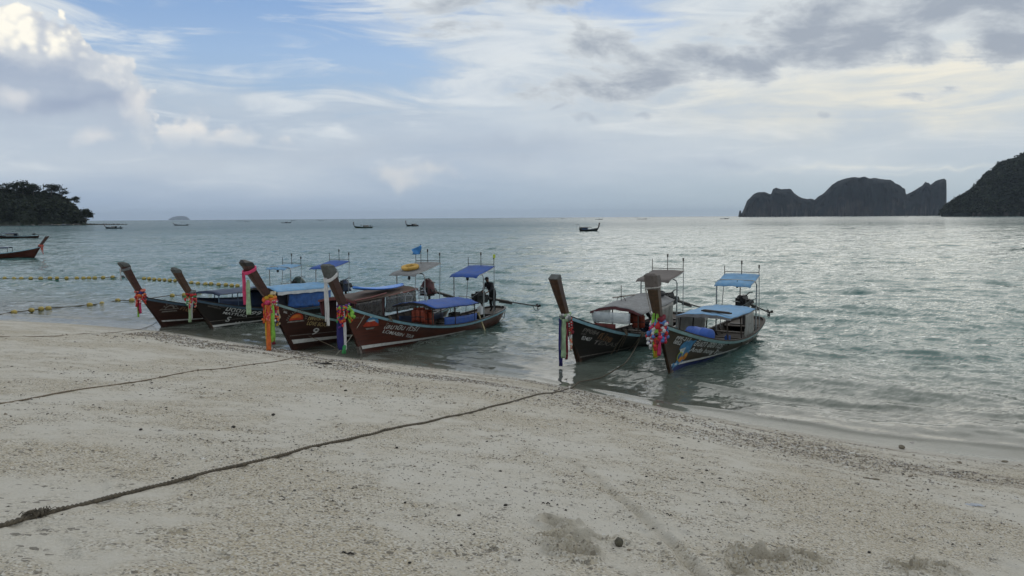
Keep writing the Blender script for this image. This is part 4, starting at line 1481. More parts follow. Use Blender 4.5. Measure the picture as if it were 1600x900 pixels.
# ---- C
Cb = build_hull(HC, 'longtail_boat', 'dark maroon longtail boat marked LOVE BOAT 9 with pink ribbon round its tall prow', 'boat', GRP, M_dkbrown, stripe=[(.45, .33, .16, .17, .03, M_white), (.55, .58, .46, .025, .015, M_letdim)], railm=M_railgrn, cap_style='hip', capm=M_black)
rc = cabin(HC, Cb, -2.6, -6.9, 1.62, 1.78, M_croof, camber=.16, posts=4, fascia=M_redpan, postm=M_redpan, widen=.02)
curtain(Cb, HC, rc, 0, 5.5, M_dimclear, 'side_curtain', 1, wav=.04, drop=.85)
curtain(Cb, HC, rc, 6.2, 13.6, M_dimclear, 'side_curtain', 1, wav=.05, drop=.6)
curtain(Cb, HC, rc, 0, 14, M_maroon, 'side_curtain', -1, wav=.03)
for k, (xa, xb) in enumerate(((-2.5, -4.6), (-4.7, -6.9))):
    MB().tube([(xa, .98, 1.70), ((xa + xb) / 2, 1.0, 1.74), (xb, .98, 1.83)], .035, 6).build('roof_rail', M_redpan, Cb)
stern_frame(HC, Cb, -7.7, 2.44, M_greycan, -7.0, -9.2, 2.44, 2.86, rear=True, rackn=3)
engine(HC, Cb, -9.1, 1.45, cover=(M_maroon, .42, .34, .62, .72), tail_len=3.8, tail_dz=-.9)
rudder_guard(HC, Cb)
text_part(HC, Cb, 'กง1-36799', (441, 481), (464, 483.5), .13, M_letdim)
text_part(HC, Cb, 'พพร.', (441.5, 486), (450, 487), .13, M_letw)
text_part(HC, Cb, 'เพื่อรักเก่า', (480, 495.5), (520, 498), .25, M_letg)
text_part(HC, Cb, 'LOVE BOAT', (480, 504), (514, 507.5), .22, M_letg)
text_part(HC, Cb, '9', (489, 516), (497.5, 517), .40, M_letw)
decal(HC, Cb, (462, 500), [(ellipse(0, -.05, .27, .26, 20, 0, 180), M_sunred), (ellipse(-.02, .02, .20, .15, 16, 5, 175), M_sunor), ([(-.36, -.13), (.36, -.13), (.30, -.07), (-.30, -.07)], M_letdim)] +
    [([(math.cos(R(a - 3.2)) * .33, math.sin(R(a - 3.2)) * .33 - .05), (math.cos(R(a + 3.2)) * .33, math.sin(R(a + 3.2)) * .33 - .05), (math.cos(R(a + 2.6)) * .42, math.sin(R(a + 2.6)) * .41 - .05), (math.cos(R(a - 2.6)) * .42, math.sin(R(a - 2.6)) * .41 - .05)], M_letdim) for a in range(4, 180, 12)], 'red_sunset_emblem')

# ---- D
Db = build_hull(HD, 'longtail_boat', 'red brown longtail boat marked LOMABIN TOUR with a pale blue rail', 'boat', GRP, M_red, stripe=[(.38, .22, .06, .13, .05, M_white)], railm=M_rail, prowm=M_prow, cap_style='deep', capm=M_cap)
rd = cabin(HD, Db, -3.4, -6.8, 1.36, 1.26, M_blue, camber=.20, posts=3, fascia=M_black, widen=.06, under=M_navy)
side_panel(HD, Db, -4.3, -6.9, -.04, .34, M_blue, wav=.006)
side_panel(HD, Db, -3.6, -6.9, -.04, .30, M_navy, side=-1)
stern_frame(HD, Db, -7.7, 2.46, M_blue, -7.2, -8.9, 2.40, 2.74, rear=True, rackn=3)
engine(HD, Db, -8.75, 1.22, tail_len=3.7, tail_dz=-.72, yaw=R(-14))
rudder_guard(HD, Db)
text_part(HD, Db, 'พง 1502', (557, 494), (570, 497), .10, M_letdim)
text_part(HD, Db, 'โลมาบิน ทัวร์1', (602, 508.5), (655, 514.5), .26, M_letw)
text_part(HD, Db, 'LOMABIN', (597.5, 517), (631, 523), .19, M_letw)
text_part(HD, Db, 'TOUR', (633, 523), (646, 525), .19, M_letw)
decal(HD, Db, (580, 502), [(ellipse(0, -.13, .30, .20, 18, 0, 180), M_sunred), ([(-.36, -.10), (-.28, -.13), (.30, -.13), (.36, -.17), (.30, -.19), (-.30, -.17)], M_sunred),
    ([(-.25, .06), (-.15, .17), (.0, .21), (.13, .15), (.24, .04), (.29, -.10), (.20, -.02), (.05, .06), (-.12, .05), (-.22, .0)], M_dolph),
    ([(-.20, .05), (-.08, .08), (.05, .08), (.13, .03), (.02, .02), (-.12, .0)], M_letw), ([(-.12, .16), (-.26, .33), (-.22, .30), (-.02, .20)], M_letw), ([(.12, .14), (.30, .27), (.26, .19), (.19, .08)], M_dolph),
    ([(-.22, -.23), (.18, -.23), (.14, -.29), (-.17, -.29)], M_letdim)], 'leaping_dolphin_emblem')
for sgn in (1, -1):
    p = HD.P(.985, .17, sgn)
MB().box((.06, 0, .10), (.10, .14, .36), Matrix.Rotation(R(20), 3, 'Y')).build('stem_shoe', mat('worn_grey_metal', (.20, .18, .16), .6, .3, 9, metal=.3), Db)

# ---- E
Eb = build_hull(HE, 'longtail_boat', 'near black longtail boat with worn lettering beside the olive brown one', 'boat', GRP, M_black, stripe=[(.6, .22, .12, .035, .015, M_letdim)], railm=M_rail, prowm=M_prow2, cap_style='slant', capm=M_cap)
re_ = cabin(HE, Eb, -3.1, -6.6, 1.40, 1.62, M_greycan, camber=.24, posts=3, fascia=M_maroon, widen=.05)
curtain(Eb, HE, re_, 6, 14, M_greyclear, 'side_curtain', 1, wav=.04)
curtain(Eb, HE, re_, 0, 7, M_clear, 'side_curtain', -1, wav=.04, drop=.62)
y_, z_ = HE.half(-3.1)
fp = [[Vector((-3.1, -.86 + .86 * j / 6, z)) for j in range(7)] for z in (.62, .80, .98)]
MB().sheet(fp, .02).build('front_panel', M_redpan, Eb)
fp = [[Vector((-3.08 + .03 * math.sin(j * 1.3), -.90 + 1.5 * j / 10, z)) for j in range(11)] for z in (1.02, 1.22, 1.42)]
MB().sheet(fp, .008).build('front_curtain', M_clear, Eb, smooth=True)
stern_frame(HE, Eb, -7.5, 2.38, M_browncan, -6.7, -8.6, 2.38, 2.66, rear=True, rackn=3, rack_h=.5)
engine(HE, Eb, -8.8, 1.35, tail_len=3.4, tail_dz=-.75, yaw=R(-8))
rudder_guard(HE, Eb)
text_part(HE, Eb, 'PP084', (910, 516), (933, 521.5), .21, M_letdim)
text_part(HE, Eb, 'ภก 2547', (907.5, 520), (917, 522), .09, M_letdim)
text_part(HE, Eb, '03407', (907, 527), (924.5, 531), .19, M_letw)
text_part(HE, Eb, 'ที.ไทย', (934, 525), (957, 530.5), .30, M_leto)
text_part(HE, Eb, 'TEXAS', (929, 534), (964, 540), .21, M_letdim)

# ---- F
Fb = build_hull(HF, 'longtail_boat', 'olive brown longtail boat with a blue dolphin painted on its bow', 'boat', GRP, M_olive, stripe=[(.30, .24, .07, .085, .03, M_white)], boot=(.20, -.02, M_blueboot), railm=M_railgrn, prowm=M_prow3, cap_style='deep', capm=M_browncan)
rf = cabin(HF, Fb, -3.3, -6.6, 1.42, 1.42, M_ltblue, camber=.10, posts=3, fascia=M_greycan, widen=-.02, under=M_browncan)
curtain(Fb, HF, rf, 8.2, 14, M_greyclear, 'side_curtain', 1, wav=.03)
curtain(Fb, HF, rf, 0, 14, M_greyclear, 'side_curtain', -1, wav=.03)
stern_frame(HF, Fb, -7.5, 2.44, M_ltblue, -6.9, -8.3, 2.30, 2.62, rear=True, rackn=3, rack_h=.34)
engine(HF, Fb, -8.6, 1.40, tail_len=3.0, tail_dz=-.72, yaw=R(-4), exhaust=True)
rudder_guard(HF, Fb)
text_part(HF, Fb, 'PPE-213', (1056.5, 526), (1081, 530), .17, M_letw)
text_part(HF, Fb, '0052', (1053, 533.5), (1065, 537), .17, M_letw)
text_part(HF, Fb, 'อันดา ฮ่อง ทัวร์', (1085, 536), (1131, 539.5), .29, M_letw)
text_part(HF, Fb, 'Anda hong Tour', (1079, 545), (1127, 550.5), .22, M_letw)
decal(HF, Fb, (1068, 549), [
    ([(-.30, .24), (-.30, .12), (-.16, .10), (.02, .17), (.10, -.02), (.04, -.22), (-.10, -.32), (-.34, -.38), (-.20, -.44), (.10, -.42), (.28, -.26), (.34, -.02), (.32, .24), (.16, .38), (-.08, .40), (-.22, .34)], M_dolph),
    ([(-.30, -.36), (-.44, -.30), (-.56, -.42), (-.42, -.42), (-.50, -.54), (-.30, -.46), (-.12, -.44)], M_dolph),
    ([(-.26, .12), (-.12, .14), (.02, .16), (.02, -.02), (-.06, -.12), (-.16, -.02)], M_letw),
    (ellipse(-.14, -.12, .15, .15, 14), M_lime), (ellipse(-.14, -.12, .115, .115, 14), M_dolphdk),
    (ellipse(-.02, -.24, .13, .10, 12), M_orange), (ellipse(.20, -.16, .11, .13, 12), M_orange), (ellipse(.22, -.12, .05, .06, 8), M_yellow),
    ([(.16, .36), (.36, .40), (.34, .28), (.26, .24)], M_dolph)], 'blue_dolphin_emblem')
# ================================================================== things on and round the boats
def cloth(name, c, var=.2): return mat(name, tuple(q * .78 for q in c), .85, var, 9, bump=.3, bump_dist=.006)
C_RED = cloth('red_cloth', (.55, .035, .035)); C_PINK = cloth('hot_pink_cloth', (.70, .06, .17)); C_ORANGE = cloth('bright_orange_cloth', (.72, .16, .035))
C_YELLOW = cloth('yellow_cloth', (.66, .40, .03)); C_LIME = cloth('lime_cloth', (.30, .62, .09)); C_GREEN = cloth('green_cloth', (.06, .34, .11)); C_MINT = cloth('pale_green_cloth', (.36, .50, .30))
C_NAVY = cloth('navy_cloth', (.028, .026, .16)); C_WHITE = cloth('white_cloth', (.68, .67, .66), .1); C_PURPLE = cloth('purple_cloth', (.11, .03, .20)); C_CREAM = cloth('cream_flowers', (.62, .52, .34))
C_MAROON = cloth('dark_red_cloth', (.20, .015, .03)); C_CORAL = cloth('coral_cloth', (.75, .20, .14)); C_BLUE = cloth('bright_blue_cloth', (.10, .22, .52)); C_GREY = cloth('grey_cloth', (.17, .18, .18))

def strip_rows(p0, length, w, face, seed, sway=.03, tip=None):
    rnd = random.Random(seed)
    face = Vector(face).normalized()
    n = max(8, int(length / .07))
    rows = []
    ph = rnd.random() * 6
    for i in range(n + 1):
        q = i / n
        c = Vector(p0) + Vector((sway * math.sin(2.2 * q + ph), sway * math.cos(1.7 * q + ph) * .8, -length * q))
        ang = .35 * math.sin(3.1 * q + ph)
        side = Vector((-face.y, face.x, 0))
        d = side * math.cos(ang) + face * math.sin(ang)
        ww = w * (.55 + .45 * min(1, q * 4)) * (1 + .12 * math.sin(9 * q + ph))
        rows.append([c + d * ww * (k / 4 - .5) + face * (.022 * math.sin(k * 2.4 + 5 * q + ph)) for k in range(5)])
    return rows

def ribbon(parent, p0, length, w, m, seed, face=(1, .3, 0), sway=.03, name='ribbon', label=None):
    o = MB().sheet(strip_rows(p0, length, w, face, seed, sway), .007).build(name, m, parent, smooth=True)
    if label: o['label'] = label
    return o

def around(cx, z, rx, ry, n=26, tilt=.1, wob=.012, ph=0):
    return [Vector((cx + rx * math.cos(a), ry * math.sin(a), z + tilt * math.cos(a) + wob * math.sin(5 * a + ph))) for a in [2 * math.pi * i / n for i in range(n)]]

def prow_box(h, z):
    q = max(0, (z - h.zb * .75) / (h.zt - h.zb * .75))
    w = .12 + .05 * min(1, max(0, z) / h.zb) + (h.wt - .17) * q ** 1.15
    d = .20 + (h.db - .20) * min(1, max(0, z) / h.zb) + (h.dt - h.db) * q
    return h.prow(z) - d / 2, d / 2, w / 2

def garland(h, z, label, wraps, strings=(), ribbons=(), seed=1, bulk=.05):
    cx, rx, ry = prow_box(h, z)
    root = empty('garland', h.M @ Vector((cx, 0, z)), h.yaw)
    tag(root, label, 'garland', 'cloth and flower garlands tied round the prows')
    rnd = random.Random(seed)
    for k, (m, dz, r) in enumerate(wraps):
        mb = MB()
        for t in range(2):
            pts = around(0, dz + .02 * t, rx + r * .7 + .012 * t, ry + r * .7 + .012 * t, 28, .05 * (1 if k % 2 else -1) + .02, .018, k * 2 + t)
            mb.tube(pts, [r * (.8 + .35 * math.sin(i * 1.3 + k)) for i in range(28)], 7, closed=True)
        # loose knot with puckered cloth
        a = rnd.uniform(-.6, 1.2)
        mb.ball((math.cos(a) * (rx + r * 1.6), math.sin(a) * (ry + r * 1.6), dz), (r * 1.5, r * 1.3, r * 1.4), 9, 6, jit=.18)
        mb.build('cloth_wrap', m, root, smooth=True)
    for k, (a0, a1, drop, cols, br) in enumerate(strings):
        mb = MB()
        n = max(6, int((drop * 2 + .3) / (br * 1.7)))
        A0, A1 = R(a0), R(a1)
        p, q = Vector((math.cos(A0) * (rx + bulk), math.sin(A0) * (ry + bulk), 0)), Vector((math.cos(A1) * (rx + bulk + .05), math.sin(A1) * (ry + bulk + .05), -.05))
        for i in range(n + 1):
            t = i / n
            c = p.lerp(q, t) + Vector((0, 0, -drop * math.sin(math.pi * t) ** .8)) + (p + q).normalized() * .06 * math.sin(math.pi * t)
            mb.ball(c, (br * rnd.uniform(.8, 1.2), br * rnd.uniform(.8, 1.2), br * rnd.uniform(.75, 1.1)), 7, 5, (i // 2) % len(cols), jit=.12)
        end = p.lerp(q, .5) + Vector((0, 0, -drop)) + (p + q).normalized() * .06
        for i in range(5):
            mb.ball(end + Vector((rnd.uniform(-br, br) * 1.6, rnd.uniform(-br, br) * 1.6, -br * (1 + i * .7))), br * 1.1, 7, 5, rnd.randrange(len(cols)), jit=.15)
        o = mb.build('flower_string', cols, root, smooth=True)
        o['kind'] = 'stuff'
    for k, (m, a, dz, length, w) in enumerate(ribbons):
        A_ = R(a)
        p = Vector((math.cos(A_) * (rx + bulk + .03), math.sin(A_) * (ry + bulk + .03), dz))
        ribbon(root, p, length, w, m, seed * 10 + k, face=(math.cos(A_ * .6), math.sin(A_ * .6) + .4, 0))
    return root

garland(HA, 1.64, 'coral and red garland with short green ribbon round the leftmost prow', [(C_CORAL, .12, .05), (C_NAVY, .03, .05), (C_ORANGE, -.06, .06), (C_RED, -.14, .055)],
        [(20, 80, .28, [C_RED, C_CORAL, C_WHITE], .03), (60, 150, .30, [C_ORANGE, C_RED, C_PINK], .03), (-30, 30, .40, [C_CORAL, C_RED], .035)],
        [(C_LIME, 10, -.1, .95, .07), (C_MAROON, 25, -.1, .80, .10), (C_PINK, 45, -.1, .78, .08)], 1)
garland(HB, 1.62, 'red and green garland with pale yellow ribbons on the prow of the boat marked 99', [(C_GREY, .16, .055), (C_RED, .05, .06), (C_GREEN, -.05, .05), (C_RED, -.14, .06)],
        [(10, 70, .34, [C_RED, C_PINK, C_WHITE], .034), (60, 140, .32, [C_RED, C_CORAL, C_MINT], .034), (-20, 40, .22, [C_GREEN, C_WHITE], .035)],
        [(C_MINT, 35, -.1, 1.05, .13), (C_YELLOW, 45, -.1, 1.0, .07), (C_WHITE, 60, -.1, .92, .06)], 2)
garland(HC, 2.02, 'thick orange, yellow and lime garland with long orange ribbon round the tallest prow', [(C_CREAM, .22, .05), (C_YELLOW, .12, .06), (C_ORANGE, .05, .07), (C_LIME, -.04, .06), (C_PINK, -.05, .07), (C_RED, -.16, .06), (C_PURPLE, -.20, .04)],
        [(70, 130, .62, [C_CREAM, C_ORANGE, C_NAVY], .038), (90, 150, .75, [C_CREAM, C_RED, C_YELLOW], .038), (50, 110, .55, [C_RED, C_WHITE, C_PINK], .038), (110, 165, .5, [C_YELLOW, C_CREAM, C_BLUE], .038), (10, 60, .55, [C_RED, C_CORAL, C_PINK], .038), (-30, 30, .60, [C_ORANGE, C_RED], .04)],
        [(C_YELLOW, 20, -.15, 1.75, .15), (C_ORANGE, 35, -.15, 1.68, .16), (C_LIME, 70, -.15, 1.38, .16), (C_LIME, 62, -.1, 1.30, .10), (C_MAROON, 66, -.2, 1.42, .14)], 3, bulk=.09)
garland(HD, 1.80, 'purple, orange and green garland with navy ribbon on the LOMABIN TOUR prow', [(C_PURPLE, .06, .05), (C_ORANGE, -.02, .05), (C_LIME, .02, .045), (C_PURPLE, -.10, .045)],
        [(10, 80, .34, [C_ORANGE, C_RED, C_LIME], .034), (70, 150, .36, [C_ORANGE, C_LIME, C_YELLOW], .034), (-40, 20, .36, [C_GREEN, C_ORANGE, C_PINK], .034), (0, 45, .5, [C_RED, C_ORANGE, C_PURPLE], .038), (110, 160, .1, [C_LIME, C_LIME], .07)],
        [(C_NAVY, 15, -.35, 1.15, .22), (C_NAVY, 0, -.35, 1.1, .16), (C_WHITE, 48, -.1, 1.40, .10), (C_GREEN, 44, -1.32, .32, .13)], 4, bulk=.09)
garland(HE, 1.72, 'pale green tied cloth with long navy ribbon on the worn black prow', [(C_MINT, .06, .045), (C_WHITE, .0, .05), (C_MINT, -.08, .05), (C_GREY, -.05, .06)],
        [(70, 90, .95, [C_CREAM, C_WHITE, C_CORAL], .032), (80, 100, .35, [C_MAROON, C_RED], .035)],
        [(C_NAVY, -40, -.05, 1.60, .12), (C_NAVY, -30, -.08, 1.5, .1), (C_MINT, 10, -.05, 1.30, .15), (C_MINT, 25, -.05, 1.18, .12), (C_GREY, -15, -.05, 1.05, .10), (C_MAROON, 45, -.15, 1.25, .09)], 5)
garland(HF, 1.76, 'fat red, white and blue pompom garland with lime bow on the palest prow', [(C_MAROON, .10, .07), (C_BLUE, .0, .07), (C_RED, -.10, .075), (C_WHITE, -.04, .05)],
        [(-70, 0, .34, [C_RED, C_WHITE, C_BLUE], .055), (0, 70, .34, [C_BLUE, C_PINK, C_WHITE], .055), (40, 120, .36, [C_RED, C_BLUE, C_PINK], .055), (-110, -40, .32, [C_BLUE, C_RED, C_WHITE], .055), (-30, 40, .58, [C_RED, C_MAROON, C_RED], .06), (20, 90, .14, [C_RED, C_WHITE], .06), (-80, -10, .14, [C_PINK, C_BLUE], .06), (-50, -10, .55, [C_WHITE, C_RED], .055)],
        [(C_LIME, -12, .30, .42, .10), (C_LIME, 18, .30, .42, .10), (C_LIME, 2, -.05, .26, .14), (C_YELLOW, 5, -.45, .62, .14), (C_LIME, -6, -.45, .66, .10), (C_YELLOW, 20, -.45, .58, .10), (C_PINK, 32, -.35, .66, .10)], 6, bulk=.10)

def top_band(h, z, m, label, tails, name='ribbon', r=.03, slope=.10, band=True):
    cx, rx, ry = prow_box(h, z)
    root = empty(name, h.M @ Vector((cx, 0, z)), h.yaw)
    tag(root, label, 'ribbon', 'cloths tied at the prow tops')
    if band:
        mb = MB()
        for k in range(3):
            mb.tube([p for p in around(0, -.03 * k, rx * 1.12 + .02, ry * 1.2 + .03, 24, -slope, .006, k)], r, 6, closed=True)
        mb.build('band', m, root, smooth=True)
    for k, (mm, a, dz, ln, w) in enumerate(tails):
        A_ = R(a)
        ribbon(root, (math.cos(A_) * (rx + .06), math.sin(A_) * (ry + .06), dz), ln, w, mm, 77 + k + int(ln * 10), face=(math.cos(A_) * .5 + .3, math.sin(A_) + .3, 0), sway=.02)
    return root
top_band(HA, 2.86, C_GREY, 'thin grey and white cloth at the top of the leftmost prow', [(C_WHITE, 5, .0, .55, .05)], slope=.06)
top_band(HC, 3.22, C_PINK, 'pink ribbon knotted near the top of the tallest prow', [(C_PINK, 5, -.1, 1.15, .14), (C_PINK, -10, -.1, 1.0, .10), (C_MINT, 40, -.35, 1.25, .15)], slope=.10, r=.035)
top_band(HD, 3.0, C_WHITE, 'white cloth hanging from the capped prow of the red brown boat', [(C_WHITE, 10, -.05, 1.7, .10), (C_WHITE, -20, -.05, 1.55, .09)], slope=.14, r=.035)

# bead chain on the pale prow
cx, rx, ry = prow_box(HF, 2.94)
bc = MB()
for i in range(46):
    q = i / 45
    if q < .5:
        a = R(200 - 260 * q / .5); p = Vector((cx + math.cos(a) * (rx + .05), math.sin(a) * (ry + .06), 2.94 - .20 * q))
    else:
        t = (q - .5) / .5; z = 2.84 - 1.1 * t; c2, r2, y2 = prow_box(HF, z)
        p = Vector((c2 + r2 * .6, -(y2 + .05), z))
    bc.ball(p, .026, 6, 4)
o = bc.build('bead_chain', mat('grey_shell_beads', (.40, .38, .35), .6, .3, 30))
o.location = HF.foot; o.rotation_euler = (0, 0, HF.yaw)
tag(o, 'chain of pale beads looped round the prow top of the olive brown boat', 'bead chain')

# ---------------------------------------------------------------- ropes
def ground(p, lift=.0):
    x, y = np.array([[p[0]]]), np.array([[p[1]]])
    dz, _ = sand_detail(x, y)
    return float(sand_z0(x, y)[0, 0] + dz[0, 0]) + lift

def spline(pts, step):
    P = [Vector(p) for p in pts]
    out = []
    for i in range(len(P) - 1):
        a, b, c, d = P[max(i - 1, 0)], P[i], P[i + 1], P[min(i + 2, len(P) - 1)]
        n = max(2, int((c - b).length / step))
        for k in range(n):
            t = k / n
            out.append(.5 * ((2 * b) + (c - a) * t + (2 * a - 5 * b + 4 * c - d) * t * t + (3 * b - a - 3 * c + d) * t * t * t))
    out.append(P[-1])
    return out

def drape(px_pts, r, step=.05, sink=.3):
    pts = spline([on_sand(*p) for p in px_pts], step)
    xs = np.array([[p.x for p in pts]]); ys = np.array([[p.y for p in pts]])
    xs = xs + (vnoise(xs * 1.3, ys * 1.3, 5)) * .012
    dz, _ = sand_detail(xs, ys)
    zz = (sand_z0(xs, ys) + dz)[0]
    ker = np.ones(33) / 33
    zz = np.convolve(np.pad(zz, 16, mode='edge'), ker, 'valid')
    return [Vector((xs[0, i], ys[0, i], max(zz[i], .018) + r * (1 - sink))) for i in range(len(pts))]

def laid_rope(pts, r, name, label, m, strands=3, pitch=.16, group=None):
    """three strands twisted round each other along a path"""
    mb = MB()
    n = len(pts)
    for s in range(strands):
        path, acc = [], 0.0
        for i, p in enumerate(pts):
            t = (pts[min(i + 1, n - 1)] - pts[max(i - 1, 0)]).normalized()
            if i: acc += (p - pts[i - 1]).length
            sd = t.cross(Vector((0, 0, 1))).normalized(); up = sd.cross(t)
            a = 2 * math.pi * (acc / pitch + s / strands)
            path.append(p + (sd * math.cos(a) + up * math.sin(a)) * r * .5)
        mb.tube(path, r * .58, 5)
    o = mb.build(name, m, None, smooth=True)
    tag(o, label, 'rope', group)
    return o

R1 = drape([(-60, 842), (0, 826), (45, 813), (92, 800), (180, 778), (290, 752), (400, 722), (500, 697), (560, 684), (600, 674), (700, 652), (800, 628), (860, 615), (905, 604)], .021, .024)
_x, _z = HE.pick(1000, 517); e1 = HE.M @ HE.at_xz(_x, _z, 1, .05)
t0 = R1[-1]
R1 += spline([t0, on_level(938, 590, .02), on_level(962, 577, .12), on_level(978, 566, .32), at_depth(992, 545, e1.y - .35), e1], .03)[1:]
laid_rope(R1, .021, 'mooring_rope', 'long thick rope crossing the sand from the lower left to the right hand boats', M_darkrope)
R2 = drape([(-40, 640), (0, 632), (100, 614), (200, 599), (290, 582), (345, 576), (400, 569), (450, 561), (500, 552)], .014, .045)
t0 = R2[-1]
R2 += spline([t0, at_depth(525, 545, t0.y + .5), HC.M @ HC.P(.90, .35, 1)], .05)[1:]
laid_rope(R2, .015, 'mooring_rope', 'middle rope lying across the sand towards the LOVE BOAT hull', M_rope)
R3 = drape([(-40, 530), (0, 528), (70, 526), (130, 522), (200, 517), (240, 513)], .012, .08)
R3 += [HA.M @ Vector((.25, 0, .25))]
laid_rope(R3, .014, 'mooring_rope', 'thin rope along the upper edge of the sand to the leftmost boat', M_rope)
a4 = HD.M @ Vector(HD.P(.915, .98, 1)); b4 = on_sand(524, 556)
laid_rope([a4.lerp(b4, i / 60) - Vector((0, 0, .10 * math.sin(math.pi * i / 60))) for i in range(61)], .014, 'mooring_rope', 'pale taut line from the red brown boat down into the sand', M_paleRope)

# knot of chafed rope on the long line
kb = MB(); rnd = random.Random(4)
kp = [p for p in R1 if 18 < project(p)[0] < 92]
for i in range(7, len(kp) - 4, 4):
    p = kp[i]; q = i / len(kp)
    big = 1.15 if q > .80 else (.55 + .5 * math.sin(q * 9) ** 2)
    t = (kp[i + 1] - kp[i - 1]).normalized(); sd = t.cross(Vector((0, 0, 1))).normalized(); up = sd.cross(t)
    rr = .030 * big + .012
    pts = [p + up * .006 + (sd * math.cos(a) * rr * 1.25 + up * (math.sin(a) * rr * .8 + .006)) + t * (.03 * math.sin(a + i)) for a in [2 * math.pi * k / 14 for k in range(14)]]
    kb.tube(pts, .0125, 6, closed=True)
for i in range(46):
    p = kp[rnd.randrange(5, len(kp) - 3)]
    d = Vector((rnd.uniform(-.07, .07), rnd.uniform(-.07, .07), rnd.uniform(.0, .03)))
    kb.tube([p + Vector((0, 0, .02)), p + d * .6 + Vector((0, 0, .03)), p + d + Vector((0, 0, -.005))], .0028, 4)
o = kb.build('rope_knot', M_darkrope, None, smooth=True)
tag(o, 'bulky frayed knot on the thick rope at the lower left', 'knot')

# loops of line hanging from the gunwales
def hanging(h, px, py, drop, label, n=2):
    x, z = h.pick(px, py)
    p = h.at_xz(x, z, 1, .06)
    mb = MB()
    for k in range(n):
        d = drop * (1 - .22 * k)
        pts = [p + Vector((-.05 * k, 0, .06)), p + Vector((-.06 * k, .05, -.05))]
        for i in range(1, 10):
            zz = z - d * i / 9
            pts.append(h.at_xz(x - .10 * k - .16 * (i / 9) * (1 if k else -.3), zz, 1, .05))
        mb.tube(pts, .012, 5)
    mb.tube(around(0, 0, .07, .05, 10), .012, 5, closed=True)
    for v in range(len(mb.v) - 50, len(mb.v)): mb.v[v] = mb.v[v] + p + Vector((0, .03, .05))
    o = mb.build('rope_end', M_rope, None)
    o.location = h.foot; o.rotation_euler = (0, 0, h.yaw)
    tag(o, label, 'rope')
hanging(HE, 975, 513, 1.0, 'slack rope ends hanging down the black hull near its middle', 3)
hanging(HE, 1000, 517, .9, 'slack rope ends hanging down the black hull next to the pale prow', 2)
hanging(HD, 609, 496, .28, 'short pale rope ends tied at the red brown boat gunwale', 2)

# ---------------------------------------------------------------- lines of yellow floats
M_float = mat('algae_stained_yellow_float', (.40, .30, .07), .6, .3, 5, wear=((.07, .055, .03), .50, .85))
M_floatdk = mat('black_float', (.03, .03, .03), .6, .3, 5)
def float_buoy(p, rz, m, label, group, s=1.0):
    mb = MB()
    prof = [(-.23, .03), (-.20, .05), (-.185, .11), (-.11, .165), (0, .18), (.11, .165), (.185, .11), (.20, .05), (.23, .03)]
    mb.loft([[Vector((x * s, math.cos(a) * r * s, math.sin(a) * r * s)) for a in [2 * math.pi * k / 12 for k in range(12)]] for x, r in prof])
    o = mb.build('float', m, None, smooth=True)
    o.location = p; o.rotation_euler = (random.uniform(-.3, .3), random.uniform(-.12, .12), rz)
    tag(o, label, 'float', group)
    return o
ORD = ('first second third fourth fifth sixth seventh eighth ninth tenth eleventh twelfth thirteenth fourteenth fifteenth sixteenth seventeenth eighteenth nineteenth twentieth '
       'twenty-first twenty-second twenty-third twenty-fourth twenty-fifth twenty-sixth twenty-seventh twenty-eighth twenty-ninth thirtieth').split()
line1 = [(7.5, 434.8), (22, 435.3), (33, 435.3), (48, 435), (63.5, 435), (78, 434.6), (89, 434.6), (104, 434.7), (120, 434.7), (130.5, 434.7), (139, 434.6), (148, 434.3), (161, 433.8), (176, 433), (191.7, 433), (225, 435.3), (233, 435.5), (241, 436.6), (249, 437), (257, 437.4), (265.5, 438), (273.6, 438.6), (299, 441.8), (309.4, 443), (321, 444), (330, 443.6), (341.6, 444.6), (353, 445), (362, 446), (371, 446.6)]
line2 = [(21.7, 488), (49, 484.6), (64, 482.6), (75.5, 481.8), (140, 476.4), (159, 474.5), (184, 469.6), (206, 469), (269, 461.8), (288, 460.6), (311, 458.6), (328, 456.6), (352, 455)]
for ln, nm, far in ((line1, 'outer', True), (line2, 'inner', False)):
    pts = [on_level(px, py, .07) for px, py in ln]
    for i, p in enumerate(pts):
        j = min(i + 1, len(pts) - 1); d = pts[j] - pts[max(i - 1, 0)]
        dark = far and i == 14
        float_buoy(p, math.atan2(d.y, d.x) + random.uniform(-.3, .3), M_floatdk if dark else M_float,
                   'single black float among the yellow ones on the outer line' if dark else f'yellow float on the {"outer" if far else "inner"} float line, {ORD[i]} from the left edge of the photo',
                   None if dark else ('yellow floats of the outer line' if far else 'yellow floats of the inner line'), .86 if far else .76)
    ext = [on_level(-40, 436.5 if far else 497, .0)] + pts
    path = []
    for a, b in zip(ext[:-1], ext[1:]):
        for k in range(6):
            t = k / 6; path.append(a.lerp(b, t) + Vector((0, 0, .03 - .04 * math.sin(math.pi * t))))
    path.append(ext[-1])
    o = MB().tube(path, .028, 5).build('float_rope', M_darkrope)
    tag(o, f'rope carrying the {nm} line of yellow floats', 'rope')

# ---------------------------------------------------------------- gear aboard
def in_boat(o, h):
    o.location = h.M @ Vector(o.location); o.rotation_euler = (o.rotation_euler[0], o.rotation_euler[1], o.rotation_euler[2] + h.yaw)
    return o
def gear(mb, name, m, h, loc, label, cat, group=None, rz=0, smooth=False, ry=0):
    o = mb.build(name, m, None, smooth)
    o.location = loc; o.rotation_euler = (0, ry, rz)
    in_boat(o, h); tag(o, label, cat, group)
    return o
